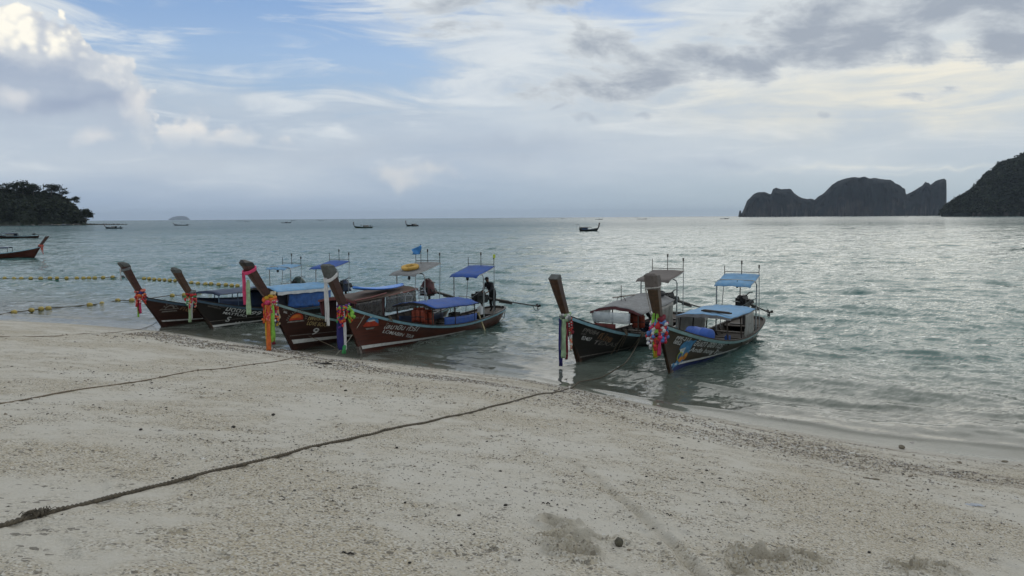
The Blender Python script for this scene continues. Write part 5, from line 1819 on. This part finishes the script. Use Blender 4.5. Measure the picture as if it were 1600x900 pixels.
# yellow ring buoy on the grey awning
rg = MB(); rg.tube([(math.cos(a) * .33, math.sin(a) * .33, 0) for a in [2 * math.pi * k / 28 for k in range(28)]], .095, 10, closed=True)
for k in range(4):
    a = k * math.pi / 2 + .4
    rg.tube([(math.cos(a) * .33 + .10 * math.cos(a) * math.cos(t) , math.sin(a) * .33 + .10 * math.sin(a) * math.cos(t), .10 * math.sin(t)) for t in [2 * math.pi * q / 10 for q in range(10)]], .012, 4, closed=True)
gear(rg, 'ring_buoy', mat('mustard_ring_buoy', (.50, .30, .06), .6, .2, 4), HC, (-7.75, -.05, 2.72), 'mustard yellow ring buoy lying on a grey stern awning', 'ring buoy', smooth=True, ry=.19)
# blue flag
fr = empty('flag', HC.M @ Vector((-8.7, -.1, 2.80)), HC.yaw); tag(fr, 'blue flag on a short staff above the grey awning', 'flag')
MB().tube([(0, 0, 0), (0, 0, .98)], .016, 6).build('flagstaff', M_iron, fr)
rows = [[Vector((.46 * q * .9, -.50 * q * .4 + .05 * math.sin(q * 5 + k), .94 - .46 * k / 5 - .22 * q * (1 - k / 5))) for q in [j / 8 for j in range(9)]] for k in range(6)]
MB().sheet(rows, .006).build('flag_cloth', mat('flag_blue_cloth', (.06, .24, .55), .8, .2, 5), fr, smooth=True)
# blue board on the brown roof
bd = MB(); rings = []
for i in range(15):
    q = i / 14; w = .36 * math.sin(math.pi * min(1, max(.02, q * .94 + .03))) ** .55
    z = .10 * (2 * q - 1) ** 2
    rings.append([Vector((1.65 - 3.3 * q, math.cos(a) * w, z + math.sin(a) * .065)) for a in [2 * math.pi * k / 12 for k in range(12)]])
bd.loft(rings)
gear(bd, 'paddle_board', M_ltblue2 if 'M_ltblue2' in globals() else mat('bright_blue_board', (.05, .20, .58), .35, .15, 2), HC, (-4.7, .52, 2.00), 'bright blue board lying along the brown cabin roof', 'board', smooth=True, ry=-.04)
# blue barrel
br = MB(); br.loft([[Vector((x, math.cos(a) * r, math.sin(a) * r)) for a in [2 * math.pi * k / 16 for k in range(16)]] for x, r in ((-.5, .2), (-.48, .24), (-.2, .255), (-.19, .265), (-.17, .255), (.17, .255), (.19, .265), (.2, .255), (.48, .24), (.5, .2))])
gear(br, 'plastic_barrel', mat('blue_barrel_plastic', (.02, .08, .34), .4, .15, 3), HF, (-2.62, .12, .90), 'blue plastic barrel lying in the bow of the olive brown boat', 'barrel', smooth=True, rz=1.15)
# life jackets
def life_jacket(h, loc, label, rz=0.0):
    r = empty('life_jacket', h.M @ Vector(loc), h.yaw + rz); tag(r, label, 'life jacket', 'orange life jackets hung under the cabin roofs')
    for sd in (-1, 1):
        MB().sheet([[Vector((.05 * math.sin(math.pi * k / 4), sd * (.03 + .19 * k / 4), -.52 * j / 4 + (.0 if j else -.03 * abs(k - 2)))) for k in range(5)] for j in range(5)], .06).build('front_panel', M_lifejk, r, smooth=True)
    MB().sheet([[Vector((-.10 + .02 * math.cos(k), -.2 + .4 * k / 4, -.5 * j / 3)) for k in range(5)] for j in range(4)], .05).build('back_panel', M_lifejk, r, smooth=True)
    MB().tube([Vector((-.06 + .06 * math.cos(a), .16 * math.sin(a), .03 + .03 * math.cos(a))) for a in [math.pi * k / 8 - math.pi / 2 for k in range(9)]], .035, 6).build('collar', M_lifejk, r, smooth=True)
    MB().box((.07, 0, -.30), (.02, .44, .03)).build('strap', M_tyre, r)
for i, (x, y, z) in enumerate(((-3.5, .28, 1.28), (-3.62, .02, 1.24), (-3.7, .50, 1.18))):
    life_jacket(HD, (x, y, z), ('orange life jacket hung at the front of the blue roof', 'orange life jacket hung deeper under the blue roof', 'orange life jacket hung lowest beside the blue roof post')[i], .3 * i)
for i, (x, y, z) in enumerate(((-4.2, .30, 1.42), (-4.0, .55, 1.30), (-4.7, .10, 1.45))):
    life_jacket(HE, (x, y, z), ('orange life jacket hung mid cabin in the black boat', 'orange life jacket hung nearest the rail in the black boat', 'orange life jacket hung farthest back in the black boat')[i], .4 * i)
# tyres on the grey roof
def tyre(h, loc, label, rz, rx):
    t = MB(); rings = []
    for a in [2 * math.pi * k / 22 for k in range(22)]:
        rings.append([Vector((math.cos(a) * (.27 + .085 * math.cos(b)), math.sin(a) * (.27 + .085 * math.cos(b)), .085 * math.sin(b))) for b in [2 * math.pi * q / 10 for q in range(10)]])
    rings.append(rings[0]); t.loft(rings, caps=False)
    o = t.build('tyre', M_tyre, None, smooth=True); o.location = h.M @ Vector(loc); o.rotation_euler = (rx, 0, rz)
    tag(o, label, 'tyre')
tyre(HE, (-6.2, .42, 1.90), 'black tyre lying on the grey cabin roof of the black boat', .2, .12)
tyre(HE, (-7.1, -.2, 1.02), 'black tyre leaning inside the stern of the black boat', .8, 1.1)
# poles and paddle on roofs
gear(MB().tube([(1.5, 0, 0), (-1.6, 0, .03)], .025, 6).sheet([[Vector((-1.6 - .4 * j / 3, (k - 1) * .08 * math.sin(.6 + j * .7), .03)) for k in range(3)] for j in range(4)], .02), 'paddle', M_prow2, HE, (-5.0, -.45, 1.84), 'dark paddle lying on the grey cabin roof', 'paddle', ry=-.06, rz=.1)
gear(MB().box((0, 0, 0), (1.25, .16, .05)).box((0, 0, .03), (1.1, .10, .03)), 'plank', M_inner, HF, (-3.9, .30, 1.56), 'dark plank lying on the pale blue cabin roof', 'plank', rz=1.2)
gear(MB().tube([(0, 0, 0), (0, 0, .62)], .014, 5).tube([Vector((0, .18 * math.cos(a), .18 * math.sin(a))) for a in [math.pi * k / 10 for k in range(11)]], .014, 5), 'roof_rack', M_iron, HE, (-4.4, -.35, 1.72), 'little iron hoop with a spike on the grey cabin roof', 'rack')
# crates, cans, cushions
def crate(h, loc, s, m, label, rz=0):
    c = MB(); a, b, d = s
    c.box((0, 0, d * .03), (a, b, d * .06))
    for k in range(3):
        z = d * (.2 + .33 * k)
        for sx_ in (-1, 1): c.box((sx_ * (a / 2 - .01), 0, z), (.02, b, d * .22)); c.box((0, sx_ * (b / 2 - .012), z), (a - .045, .02, d * .22))
    for sx_ in (-1, 1):
        for sy_ in (-1, 1): c.box((sx_ * (a / 2 - .012), sy_ * (b / 2 - .014), d / 2), (.035, .035, d))
    gear(c, 'crate', m, h, loc, label, 'crate', rz=rz)
crate(HD, (-7.0, -.35, .40), (.5, .36, .34), M_tyre, 'black crate under the helm of the red brown boat', .2)
crate(HA, (-6.7, .35, .62), (.42, .34, .42), M_navy, 'navy blue crate behind the navy cabin of the leftmost boat', .1)
crate(HE, (-5.6, .30, .42), (.5, .4, .34), M_navy, 'navy crate on the floor of the black boat')
crate(HC, (-3.0, .5, 1.0), (.4, .3, .3), M_whitecan, 'pale crate just inside the brown cabin', .3)
def can(h, loc, m, label, s=1.0):
    mb = MB(); mb.box((0, 0, .17 * s), (.24 * s, .16 * s, .32 * s), taper=.94); mb.tube([(.07 * s, 0, .33 * s), (.07 * s, 0, .39 * s)], .03 * s, 8); mb.tube([(-.09 * s, 0, .33 * s), (-.05 * s, 0, .40 * s), (.03 * s, 0, .38 * s)], .016 * s, 5)
    gear(mb, 'fuel_can', m, h, loc, label, 'fuel can')
can(HF, (-4.5, .55, .30), M_blue, 'small blue can on the floor of the olive brown boat', 1.0)
can(HD, (-8.1, .38, .55), M_whitecan, 'white fuel can at the stern of the red brown boat', 1.1)
can(HC, (-2.35, .35, 1.32), M_whitecan, 'white can on the foredeck of the LOVE BOAT')
# plank hung over the side as a fender
x, z = HD.pick(740, 492)
pk = MB(); pk.box((0, 0, 0), (.09, .05, 1.15)); pk.box((0, 0, .55), (.03, .08, .05))
o = pk.build('fender_plank', M_paleplank); o.location = HD.M @ (HD.at_xz(-7.35, .28, 1, .10)); o.rotation_euler = (R(14), R(14), HD.yaw)
tag(o, 'weathered yellowish plank hanging over the side near the stern', 'plank')
# folded chairs / rails seen above the blue roof
for k, (xx, yy) in enumerate(((-3.3, -.5), (-3.9, -.2), (-4.4, -.6))):
    gear(MB().tube([(-.2, 0, 0), (-.25, 0, .38), (.02, 0, .55), (.10, 0, .5)], .014, 5).tube([(-.2, .34, 0), (-.25, .34, .38), (.02, .34, .55), (.10, .34, .5)], .014, 5).tube([(-.25, 0, .38), (-.25, .34, .38)], .014, 5).tube([(-.22, 0, .15), (-.22, .34, .15)], .014, 5),
         'boarding_ladder', M_steel, HD, (xx, yy, 1.44 + .06 * k), ('steel ladder hooks at the front of the blue roof', 'steel ladder hooks in the middle of the blue roof', 'steel ladder hooks on the far edge of the blue roof')[k], 'ladder', 'steel ladder hooks on the blue roof')
lamp = MB().box((0, 0, 0), (.06, .10, .16)).tube([(0, 0, -.2), (0, 0, 0)], .015, 5)
gear(lamp, 'signal_lamp', M_lime, HD, (-8.82, .72, 3.22), 'small yellow lamp on the awning mast of the red brown boat', 'lamp')

# ---------------------------------------------------------------- the boatman
def boatman():
    base = HD.M @ Vector((-9.62, .16, HD.half(-9.62)[1] - .06))
    J = {'pel': (0, 0, .90), 'sp1': (.09, 0, 1.05), 'sp2': (.23, 0, 1.19), 'chest': (.37, 0, 1.31), 'neck': (.45, 0, 1.42), 'hd0': (.50, 0, 1.48), 'hd1': (.535, 0, 1.56), 'hd2': (.55, 0, 1.64),
         'shl': (.36, .17, 1.345), 'ell': (.50, .22, 1.10), 'wrl': (.70, .13, .99), 'hal': (.78, .10, .965), 'shr': (.36, -.17, 1.345), 'elr': (.53, -.20, 1.12), 'wrr': (.74, -.09, 1.04), 'har': (.82, -.07, 1.02),
         'hil': (.0, .10, .86), 'knl': (.07, .10, .46), 'anl': (.0, .10, .09), 'tol': (.15, .12, .035), 'hir': (-.01, -.10, .86), 'knr': (.03, -.11, .46), 'anr': (-.07, -.10, .09), 'tor': (.09, -.12, .035)}
    Rr = {'pel': (.135, .155), 'sp1': (.125, .145), 'sp2': (.125, .16), 'chest': (.12, .165), 'neck': (.058, .058), 'hd0': (.070, .064), 'hd1': (.098, .080), 'hd2': (.088, .074), 'shl': (.072, .072), 'ell': (.046, .046), 'wrl': (.032, .030), 'hal': (.036, .022), 'shr': (.072, .072), 'elr': (.046, .046), 'wrr': (.032, .030), 'har': (.036, .022),
          'hil': (.098, .095), 'knl': (.064, .062), 'anl': (.045, .043), 'tol': (.042, .034), 'hir': (.098, .095), 'knr': (.064, .062), 'anr': (.045, .043), 'tor': (.042, .034)}
    names = list(J)
    ed = [('pel', 'sp1'), ('sp1', 'sp2'), ('sp2', 'chest'), ('chest', 'neck'), ('neck', 'hd0'), ('hd0', 'hd1'), ('hd1', 'hd2'), ('chest', 'shl'), ('shl', 'ell'), ('ell', 'wrl'), ('wrl', 'hal'), ('chest', 'shr'), ('shr', 'elr'), ('elr', 'wrr'), ('wrr', 'har'),
          ('pel', 'hil'), ('hil', 'knl'), ('knl', 'anl'), ('anl', 'tol'), ('pel', 'hir'), ('hir', 'knr'), ('knr', 'anr'), ('anr', 'tor')]
    V = [Vector(J[k]) for k in names]; E_ = [(names.index(a), names.index(b)) for a, b in ed]; rad = [(Rr[k][0] * 1.28, Rr[k][1] * 1.28) if k[:2] not in ('hd', 'ha', 'wr') else Rr[k] for k in names]
    for hand, sgn in (('hal', 1), ('har', -1)):
        root_i = names.index(hand); hp = V[root_i]
        for f in range(5):
            thumb = f == 4
            off = Vector((.02, (f - 1.5) * .019, .0)) if not thumb else Vector((-.02, -sgn * .03, .0))
            ln = (.045, .05, .047, .036, .034)[f]
            a = hp + off; b = a + Vector((ln * .8, 0, -.012)) if not thumb else a + Vector((.03, -sgn * .015, -.005)); c = b + Vector((ln * .35, 0, -.035)) if not thumb else b + Vector((.018, 0, -.02))
            i = len(V); V += [a, b, c]; rad += [(.010, .010), (.009, .009), (.007, .007)]; E_ += [(root_i, i), (i, i + 1), (i + 1, i + 2)]
    me = bpy.data.meshes.new('tmp_body'); me.from_pydata([tuple(v) for v in V], E_, [])
    ob = bpy.data.objects.new('tmp_body', me); COL.objects.link(ob)
    ob.modifiers.new('skin', 'SKIN'); sub = ob.modifiers.new('sub', 'SUBSURF'); sub.levels = 2; sub.render_levels = 2
    for i, sv in enumerate(me.skin_vertices[0].data):
        sv.radius = rad[i]; sv.use_root = (i == 0)
    dg = bpy.context.evaluated_depsgraph_get(); dg.update()
    body = bpy.data.meshes.new_from_object(ob.evaluated_get(dg))
    bpy.data.objects.remove(ob)
    body.name = 'person'
    cl = mat('black_work_clothes', (.012, .012, .015), .85, .3, 6, bump=.4, bump_dist=.01); sk = mat('tanned_skin', (.16, .085, .055), .55, .15, 8)
    body.materials.append(cl); body.materials.append(sk)
    for p in body.polygons:
        c = p.center; p.use_smooth = True
        p.material_index = 1 if (c.z > 1.46 or (c.x > .66 and c.z < 1.12 and c.z > .9)) else 0
    o = bpy.data.objects.new('person', body); COL.objects.link(o)
    o.location = base; o.rotation_euler = (0, 0, HD.yaw)
    tag(o, 'person in black clothes and a cap bending over the engine at the stern', 'person')
    fc = MB()
    fc.ball((.632, 0, 1.565), (.020, .014, .022), 6, 4)
    for sgn in (-1, 1):
        fc.ball((.545, sgn * .082, 1.575), (.020, .010, .030), 6, 4)
    fc.build('nose_and_ears', sk, o, smooth=True)['kind'] = 'stuff'
    for sgn in (-1, 1):
        MB().ball((.620, sgn * .030, 1.592), (.010, .012, .008), 6, 4).build('eye', M_tyre, o)
    MB().tube([(.622, -.022, 1.528), (.628, 0, 1.526), (.622, .022, 1.528)], .005, 5).build('mouth', mat('lip_brown', (.14, .05, .04), .5, .1, 9), o)
    cp = MB(); rings = []
    for i in range(6):
        t = i / 5 * math.pi / 2
        rings.append([Vector((.545 + math.cos(a) * .112 * math.cos(t * .98), math.sin(a) * .094 * math.cos(t * .98), 1.605 + .095 * math.sin(t))) for a in [2 * math.pi * k / 14 for k in range(14)]])
    cp.loft(rings)
    cp.sheet([[Vector((.63 + .10 * q, -.075 + .15 * k / 6, 1.612 - .025 * q - .02 * abs(k / 3 - 1) ** 2)) for k in range(7)] for q in (0, .5, 1)], .01)
    cp.build('cap', cloth('black_cap_cloth', (.015, .015, .018)), o, smooth=True)
    lg = MB().sheet([[Vector((.10 + .10 * k / 4, -.10 + .2 * j / 4, 1.30 + .005 + .10 * k / 4)) for j in range(5)] for k in range(5)], .004)
boatman()

# ---------------------------------------------------------------- boats farther out
def far_boat(px, py, ang, label, L=10.5, detail=1, hullm=M_dkbrown, roofm=M_navy, dist=None, zt=2.6, awn=True, prow_right=None, group='longtail boats moored out in the bay', tail=True, ft=1.6, zb=1.3):
    p = on_level(px, py, 0)
    if dist: p = Vector(((px - 800) / F_PX * dist, dist, 0))
    yaw = R(ang)
    fwd = Vector((math.cos(yaw), math.sin(yaw), 0))
    h = Hull(p + fwd * L / 2, yaw, L=L, zb=zb, zm=.62, zs=.8, zt=zt, fb=.9, ft=ft, wt=.34, dt=.45)
    root = empty('longtail_boat', h.foot, yaw); tag(root, label, 'boat', group)
    ts = [i / 18 for i in range(19)]
    mb = MB()
    for side in (1, -1):
        rows = [[h.P(t, v / 4, side) for v in range(5)] for t in ts]
        mb.sheet(rows if side > 0 else [r[::-1] for r in rows], .05)
    mb.sheet([[Vector((h.P(t, .6, 1).x, y * h.P(t, .6, 1).y * .95, .12 + .1 * t)) for y in (-1, 0, 1)] for t in ts], .03)
    mb.build('hull', hullm, root, smooth=True)
    for side in (1, -1):
        MB().tube([h.P(t, .96, side, .03) for t in ts], .05, 5).build('rub_rail', M_raildark if detail < 2 else M_rail, root)
    pb = MB(); rings = []
    for i in range(9):
        z = -.02 + h.zt * i / 8
        w = .14 + .14 * i / 8; d = .34 + .1 * i / 8; xf = h.prow(z)
        rings.append([Vector((xf, -w / 2, z)), Vector((xf, w / 2, z)), Vector((xf - d, w / 2, z)), Vector((xf - d, -w / 2, z))])
    pb.loft(rings); pb.build('prow', M_prow, root)
    if roofm:
        rows = [[Vector((-2.8 - 4.2 * i / 6, -.95 + 1.9 * k / 6, 1.35 + .15 * (1 - (k / 3 - 1) ** 2))) for k in range(7)] for i in range(7)]
        MB().sheet(rows, .04).build('roof', roofm, root, smooth=True)
        for sd in (-1, 1):
            MB().sheet([[Vector((-4.4 - 2.4 * i / 4, sd * (.86 + .02 * math.sin(i * 2)), .5 + .8 * k / 2)) for k in range(3)] for i in range(5)], .02).build('side_curtain', M_greyclear if sd > 0 else M_navy, root)
        for x in (-2.9, -4.9, -6.9):
            for sd in (-1, 1):
                MB().tube([(x, sd * .88, .45), (x, sd * .88, 1.36)], .035, 5).build('roof_post', M_inner, root)
    if awn:
        fm = MB().tube([(-7.9, -.8, .5), (-7.9, -.8, 2.3), (-7.9, .8, 2.3), (-7.9, .8, .5)], .035, 5); fm.build('frame_hoop', M_steel, root)
        MB().sheet([[Vector((-7.3 - 1.5 * i / 3, -.75 + 1.5 * k / 3, 2.3 + .12 * i / 3)) for k in range(4)] for i in range(4)], .03).build('awning', M_greycan, root)
        for sd in (-.5, .5): MB().tube([(-8.7, sd, 2.4), (-8.7, sd, 2.95)], .02, 5).build('rack_post', M_iron, root)
    if tail:
        e = MB().box((-L + 1.1, 0, 1.15), (.65, .4, .45)).box((-L + 1.1, 0, .8), (.15, .15, .5)).build('engine', M_engine, root)
        MB().tube([(-L + .8, 0, 1.15), (-L - 1.2, 0, .82)], .055, 5).tube([(-L - 1.2, 0, .82), (-L - 3.2, 0, .5)], .035, 5).build('tail_shaft', M_iron, e)
        MB().ball((-L - 3.25, 0, .5), (.05, .17, .17), 7, 5).build('propeller', M_iron, e)
    return h, root

# cut off by the left edge
hG, Gb = far_boat(-7.0, 402.5, 14, 'brown longtail boat cut by the left edge, prow to the right with orange ribbons', L=9.4, detail=2, hullm=M_red, roofm=M_navy, zt=2.9, awn=True, dist=104, ft=2.0, zb=1.5)
text_part(hG, Gb, 'ศรีสวัสดิ์', (49, 389), (36, 393), .36, M_letw, side=-1) if False else None
garland(hG, 1.62, 'orange red cloths on the prow of the boat cut by the left edge', [(C_CORAL, .05, .07), (C_RED, -.08, .07)], [(-90, -20, .35, [C_CORAL, C_RED], .06)], [(C_CORAL, -30, -.1, 1.0, .2), (C_RED, 20, -.1, 1.1, .18), (C_ORANGE, -60, -.1, .8, .16)], 9)
far_boat(27, 371.5, 176, 'dark longtail boat with navy cabin behind the cut off brown one', L=13.5, detail=2, hullm=M_dkbrown, roofm=M_navy, dist=226, zt=2.7)
far_boat(181, 356.3, 168, 'longtail boat off the tip of the rocky spit', L=11.0, hullm=M_black, roofm=M_greycan, dist=470)
far_boat(98, 351.8, 5, 'low flat boat moored against the wooded headland', L=17, hullm=M_black, roofm=M_whitecan, dist=800, zt=1.9, awn=False, tail=False, ft=1.2)
far_boat(286, 351.6, 172, 'longtail boat below the small pale island', L=13, hullm=M_black, roofm=None, dist=690)
far_boat(449, 347.6, 20, 'dark longtail boat with prow to the right, left of the green hulled one', L=12, hullm=M_black, roofm=M_greycan, dist=1000, tail=False, zt=3.4)
M_grnhull = mat('dark_green_hull_paint', (.018, .038, .014), .5, .3, 3)
far_boat(570, 356.2, 205, 'green hulled longtail boat with tail shaft raised, above the beached prows', L=9.0, hullm=M_grnhull, roofm=M_browncan, dist=408, zt=3.4, awn=False, ft=1.3)
far_boat(646, 353.2, 225, 'brown longtail boat seen from ahead, right of the green hulled one', L=9.0, hullm=M_black, roofm=M_browncan, dist=492, zt=3.6, awn=False, tail=False, ft=1.2)
far_boat(920, 361.6, 28, 'cluttered longtail boat with tall prow to the right, nearest one out in the bay', L=7.0, hullm=M_black, roofm=M_browncan, dist=272, zt=3.0, awn=True, ft=1.3, tail=False)
far_boat(936, 344.6, 8, 'low dark boat beyond the cluttered one', L=14, hullm=M_black, roofm=M_greycan, dist=1500, tail=False)
far_boat(1003, 344.0, 4, 'long low boat on the water right of centre near the horizon', L=18, hullm=M_black, roofm=None, dist=1500, awn=False, tail=False)
far_boat(1131, 342.0, 10, 'longtail boat with prow to the right just left of the limestone island', L=16, hullm=M_black, roofm=M_greycan, dist=1350, tail=False)
HZ = ('leftmost tiny boat on the horizon, right of the pale island', 'tiny boat on the horizon just right of the leftmost tiny one', 'tiny boat on the horizon behind the dark longtail left of the green one',
      'tiny boat on the horizon above the blue awnings', 'faintest speck of a boat just left of the one above the blue awnings', 'tiny boat on the horizon left of the nearest boat in the bay',
      'ship like speck on the horizon above the long low boat', 'tiny boat at the foot of the left hump of the limestone island', 'low tiny boat at the foot of the middle hump of the limestone island',
      'tiny boat below the summit of the limestone island', 'tiny boat below the sheer right end of the limestone island')
for k, (px, d, L_) in enumerate(((376.5, 2300, 16), (389, 2000, 17), (459, 2300, 15), (504.5, 2000, 15), (497, 3600, 13), (880, 2600, 12), (993, 3900, 22), (1212, 3300, 9), (1268, 3300, 18), (1335, 3300, 9), (1414, 1700, 7))):
    far_boat(px, 340, (10, 172, 4, 176)[k % 4], HZ[k], L=L_, hullm=M_black, roofm=None, dist=d, awn=False, tail=False, group='tiny boats strung along the horizon', zt=3.2)

# ---------------------------------------------------------------- stones and litter on the sand
def stone(px, py, r, label, m, name='stone', cat='stone', flat=(1, .8, .8), seed=1, group=None, sink=.25):
    p = on_sand(px, py); p.z = ground(p)
    rnd = random.Random(seed)
    bm = bmesh.new(); bmesh.ops.create_icosphere(bm, subdivisions=3, radius=1.0)
    off = Vector((rnd.random() * 50, seed * 3.1, 0))
    for v in bm.verts:
        d = 1 + .22 * mnoise.noise(v.co * 1.3 + off) + .08 * mnoise.noise(v.co * 4 + off)
        v.co = Vector((v.co.x * flat[0], v.co.y * flat[1], v.co.z * flat[2])) * d * r
    me = bpy.data.meshes.new(name); bm.to_mesh(me); bm.free()
    me.materials.append(m)
    for q in me.polygons: q.use_smooth = True
    o = bpy.data.objects.new(name, me); COL.objects.link(o)
    o.location = p + Vector((0, 0, r * flat[2] * (1 - sink))); o.rotation_euler = (0, 0, rnd.random() * 6)
    return tag(o, label, cat, group)
M_stone = mat('dark_olive_stone', (.085, .078, .055), .85, .35, 40, bump=.6, bump_dist=.004)
M_coral = mat('brown_coral_rock', (.17, .145, .105), .9, .35, 30, bump=.8, bump_dist=.008)
M_dark = mat('charred_bits', (.035, .03, .025), .9, .3, 30)
stone(967, 853, .041, 'egg shaped dark stone beside the dug hollow', M_stone, flat=(.85, .85, 1.05), seed=3)
stone(1409, 701, .075, 'lump of brown coral rock near the waterline on the right', M_coral, 'coral_rock', 'rock', (1.2, .8, .6), 5)
stone(1193, 649, .075, 'larger dark stone at the water edge right of the boats', M_coral, flat=(1.2, .8, .7), seed=7)
stone(1207, 652, .06, 'small stone touching the larger one at the water edge', M_coral, flat=(1, .8, .7), seed=8)
stone(1225, 657, .05, 'flat stone beside the pair at the water edge', M_coral, flat=(1.4, .8, .5), seed=9)
stone(1570, 722, .045, 'brown flat stone at the right hand waterline', M_coral, flat=(1.5, .9, .4), seed=11)
stone(1425, 693, .05, 'pebble just above the brown coral rock', M_dark, flat=(1.1, .8, .5), seed=12)
PB = ('dark pebble below the middle of the thick rope', 'dark pebble on the right hand sand above the furrow', 'dark pebble beside the bottom right scuffed hole', 'dark pebble between the thick rope and the dug hollow',
      'larger dark pebble below the short dark branch', 'larger dark pebble in the middle of the sand between two ropes', 'dark pebble left of the larger one between two ropes', 'dark pebble to the right of the furrow top',
      'dark pebble just above the thick rope on the left', 'small dark pebble far left above the knot', 'dark pebble just below the thick rope where it is half buried', 'dark pebble on the left sand below the middle rope',
      'small dark pebble left of the dug hollow, in the open sand', 'dark pebble on the far right sand below the coral rock', 'small dark pebble near the bottom edge, right of the wood chip', 'dark pebble just above the thin twig by the furrow')
for k, (px, py, r) in enumerate(((633, 786, .013), (1066, 717, .02), (1358, 864, .016), (790, 790, .018), (540, 611, .03), (427, 649, .03), (365, 668, .025), (1104, 736, .02), (270, 747, .014), (98, 735, .012), (620, 700, .02), (220, 672, .022), (717, 806, .014), (1450, 765, .02), (640, 880, .011), (1010, 745, .014))):
    stone(px, py, r, PB[k], M_dark, 'pebble', 'pebble', (1.2, .9, .6), 30 + k, 'dark pebbles strewn on the sand')
def stick(px, py, ln, r, rz, label, m=M_dark, flatz=1.0, cat='driftwood'):
    p = on_sand(px, py); p.z = ground(p)
    pts = [Vector((-ln / 2 + ln * i / 8, .06 * ln * math.sin(i * .8), r * .6 + .012 * math.sin(i * 1.3))) for i in range(9)]
    rs = [r * (.6 + .4 * math.sin(math.pi * (i + .6) / 9.2)) for i in range(9)]
    mb = MB().tube(pts, rs, 7)
    if ln > .5: mb.tube([pts[5], pts[5] + Vector((.12, .10, .05)), pts[5] + Vector((.2, .2, .03))], [r * .6, r * .4, r * .2], 5)
    for v in mb.v: v.z = v.z * flatz
    o = mb.build('driftwood_stick', m, None, smooth=True)
    o.location = p; o.rotation_euler = (0, 0, rz)
    return tag(o, label, cat)
stick(504, 569, .62, .035, -.1, 'short dark branch lying below the pale taut line')
stick(543, 865, .09, .010, -.1, 'flat dark wood chip on the sand near the bottom edge', flatz=.7)
stick(1362, 749, .22, .022, -.25, 'flat dark piece of wood on the sand at right', M_coral, .6)
stick(853, 787, .08, .007, .1, 'thin dark twig just above the dug hollow')
stick(1046, 805, .07, .006, -.6, 'thin dark twig beside the dragged furrow')
stick(1282, 661, .22, .02, .1, 'dark stick washed up in the shallow water', M_dark)
# bluish scrap of plastic
p = on_sand(1521, 791); p.z = ground(p)
sc = MB().sheet([[Vector((-.13 + .26 * j / 10, -.05 + .10 * i / 5, .012 + .018 * abs(math.sin(j * 1.9 + i)) * math.sin(math.pi * j / 10))) for j in range(11)] for i in range(6)], .004)
o = sc.build('plastic_scrap', mat('bluish_grey_plastic', (.26, .29, .34), .5, .2, 12), None, smooth=True); o.location = p
tag(o, 'crumpled bluish grey plastic scrap on the sand at right', 'litter')

# gravel: thousands of little coral bits, thick along the waterline
def gravel(n, name, label, sampler, size, mats, weights):
    V, Fc, MI = [], [], []
    octa = np.array([(1, 0, 0), (-1, 0, 0), (0, 1, 0), (0, -1, 0), (0, 0, 1), (0, 0, -1)], float)
    of = np.array([(0, 2, 4), (2, 1, 4), (1, 3, 4), (3, 0, 4), (2, 0, 5), (1, 2, 5), (3, 1, 5), (0, 3, 5)])
    pts = sampler(n); n = len(pts)
    X, Y = pts[:, 0][None], pts[:, 1][None]
    dz, _ = sand_detail(X, Y); Z = (sand_z0(X, Y) + dz)[0]
    s = size(pts) * (.5 + rng.gamma(2.0, .35, n))
    a = rng.random(n) * 6.28
    P = octa[None] * (1 + .35 * rng.normal(size=(n, 6, 1))) * np.array([1.25, .9, .55])[None, None] * s[:, None, None]
    ca, sa = np.cos(a)[:, None], np.sin(a)[:, None]
    Px = P[..., 0] * ca - P[..., 1] * sa + pts[:, 0][:, None]; Py = P[..., 0] * sa + P[..., 1] * ca + pts[:, 1][:, None]
    Pz = P[..., 2] + Z[:, None] + .25 * s[:, None]
    V = np.stack([Px, Py, Pz], -1).reshape(-1, 3)
    Fc = (of[None] + (np.arange(n) * 6)[:, None, None]).reshape(-1, 3)
    mi = np.repeat(rng.choice(len(mats), n, p=weights), 8)
    me = bpy.data.meshes.new(name); me.from_pydata(V.tolist(), [], Fc.tolist())
    for m in mats: me.materials.append(m)
    me.polygons.foreach_set('material_index', mi.astype(np.int32))
    o = bpy.data.objects.new(name, me); COL.objects.link(o)
    tag(o, label, kind='stuff')
GM = [mat('gravel_dark', (.07, .062, .052), .9, .3, 60), mat('gravel_brown', (.21, .175, .13), .9, .3, 60), mat('gravel_pale', (.60, .57, .52), .9, .15, 60), mat('gravel_grey', (.26, .24, .22), .9, .3, 60)]
def strand(n):
    out = []
    x = rng.uniform(-16, 12.5, n * 5)
    s = rng.gamma(1.9, 1.8, n * 5) * (0.5 + .5 * sstep(-8, 5, x)) + .12
    y = shore_y_s(x) - s / .78
    keep = (fbm(s * 1.1 + .3, x * .35, 3, 123) + rng.normal(size=n * 5) * .10 > .05) & (rng.random(n * 5) < .35 + .65 * sstep(-10, 2, x)) & (np.abs(x) < y * .72)
    return np.stack([x, y], -1)[keep][:n]
gravel(17000, 'shore_gravel', 'brown and grey coral gravel washed up along the waterline', strand, lambda p: .004 + .00045 * np.hypot(p[:, 0], p[:, 1]), GM, [.12, .44, .20, .24])
def inner_sand(n):
    r = np.exp(rng.uniform(math.log(4.3), math.log(24), n * 4)); th = rng.uniform(R(-36), R(36), n * 4)
    x, y = r * np.sin(th), r * np.cos(th)
    s = inland(x, y)
    keep = (s > .3) & (fbm(x * .8, y * .8, 3, 55) + rng.normal(size=n * 4) * .16 > .04)
    return np.stack([x, y], -1)[keep][:n]
gravel(15000, 'coral_bits', 'small coral bits and shell scattered over the dry sand', inner_sand, lambda p: .0016 + .00048 * np.hypot(p[:, 0], p[:, 1]), GM, [.26, .20, .36, .18])
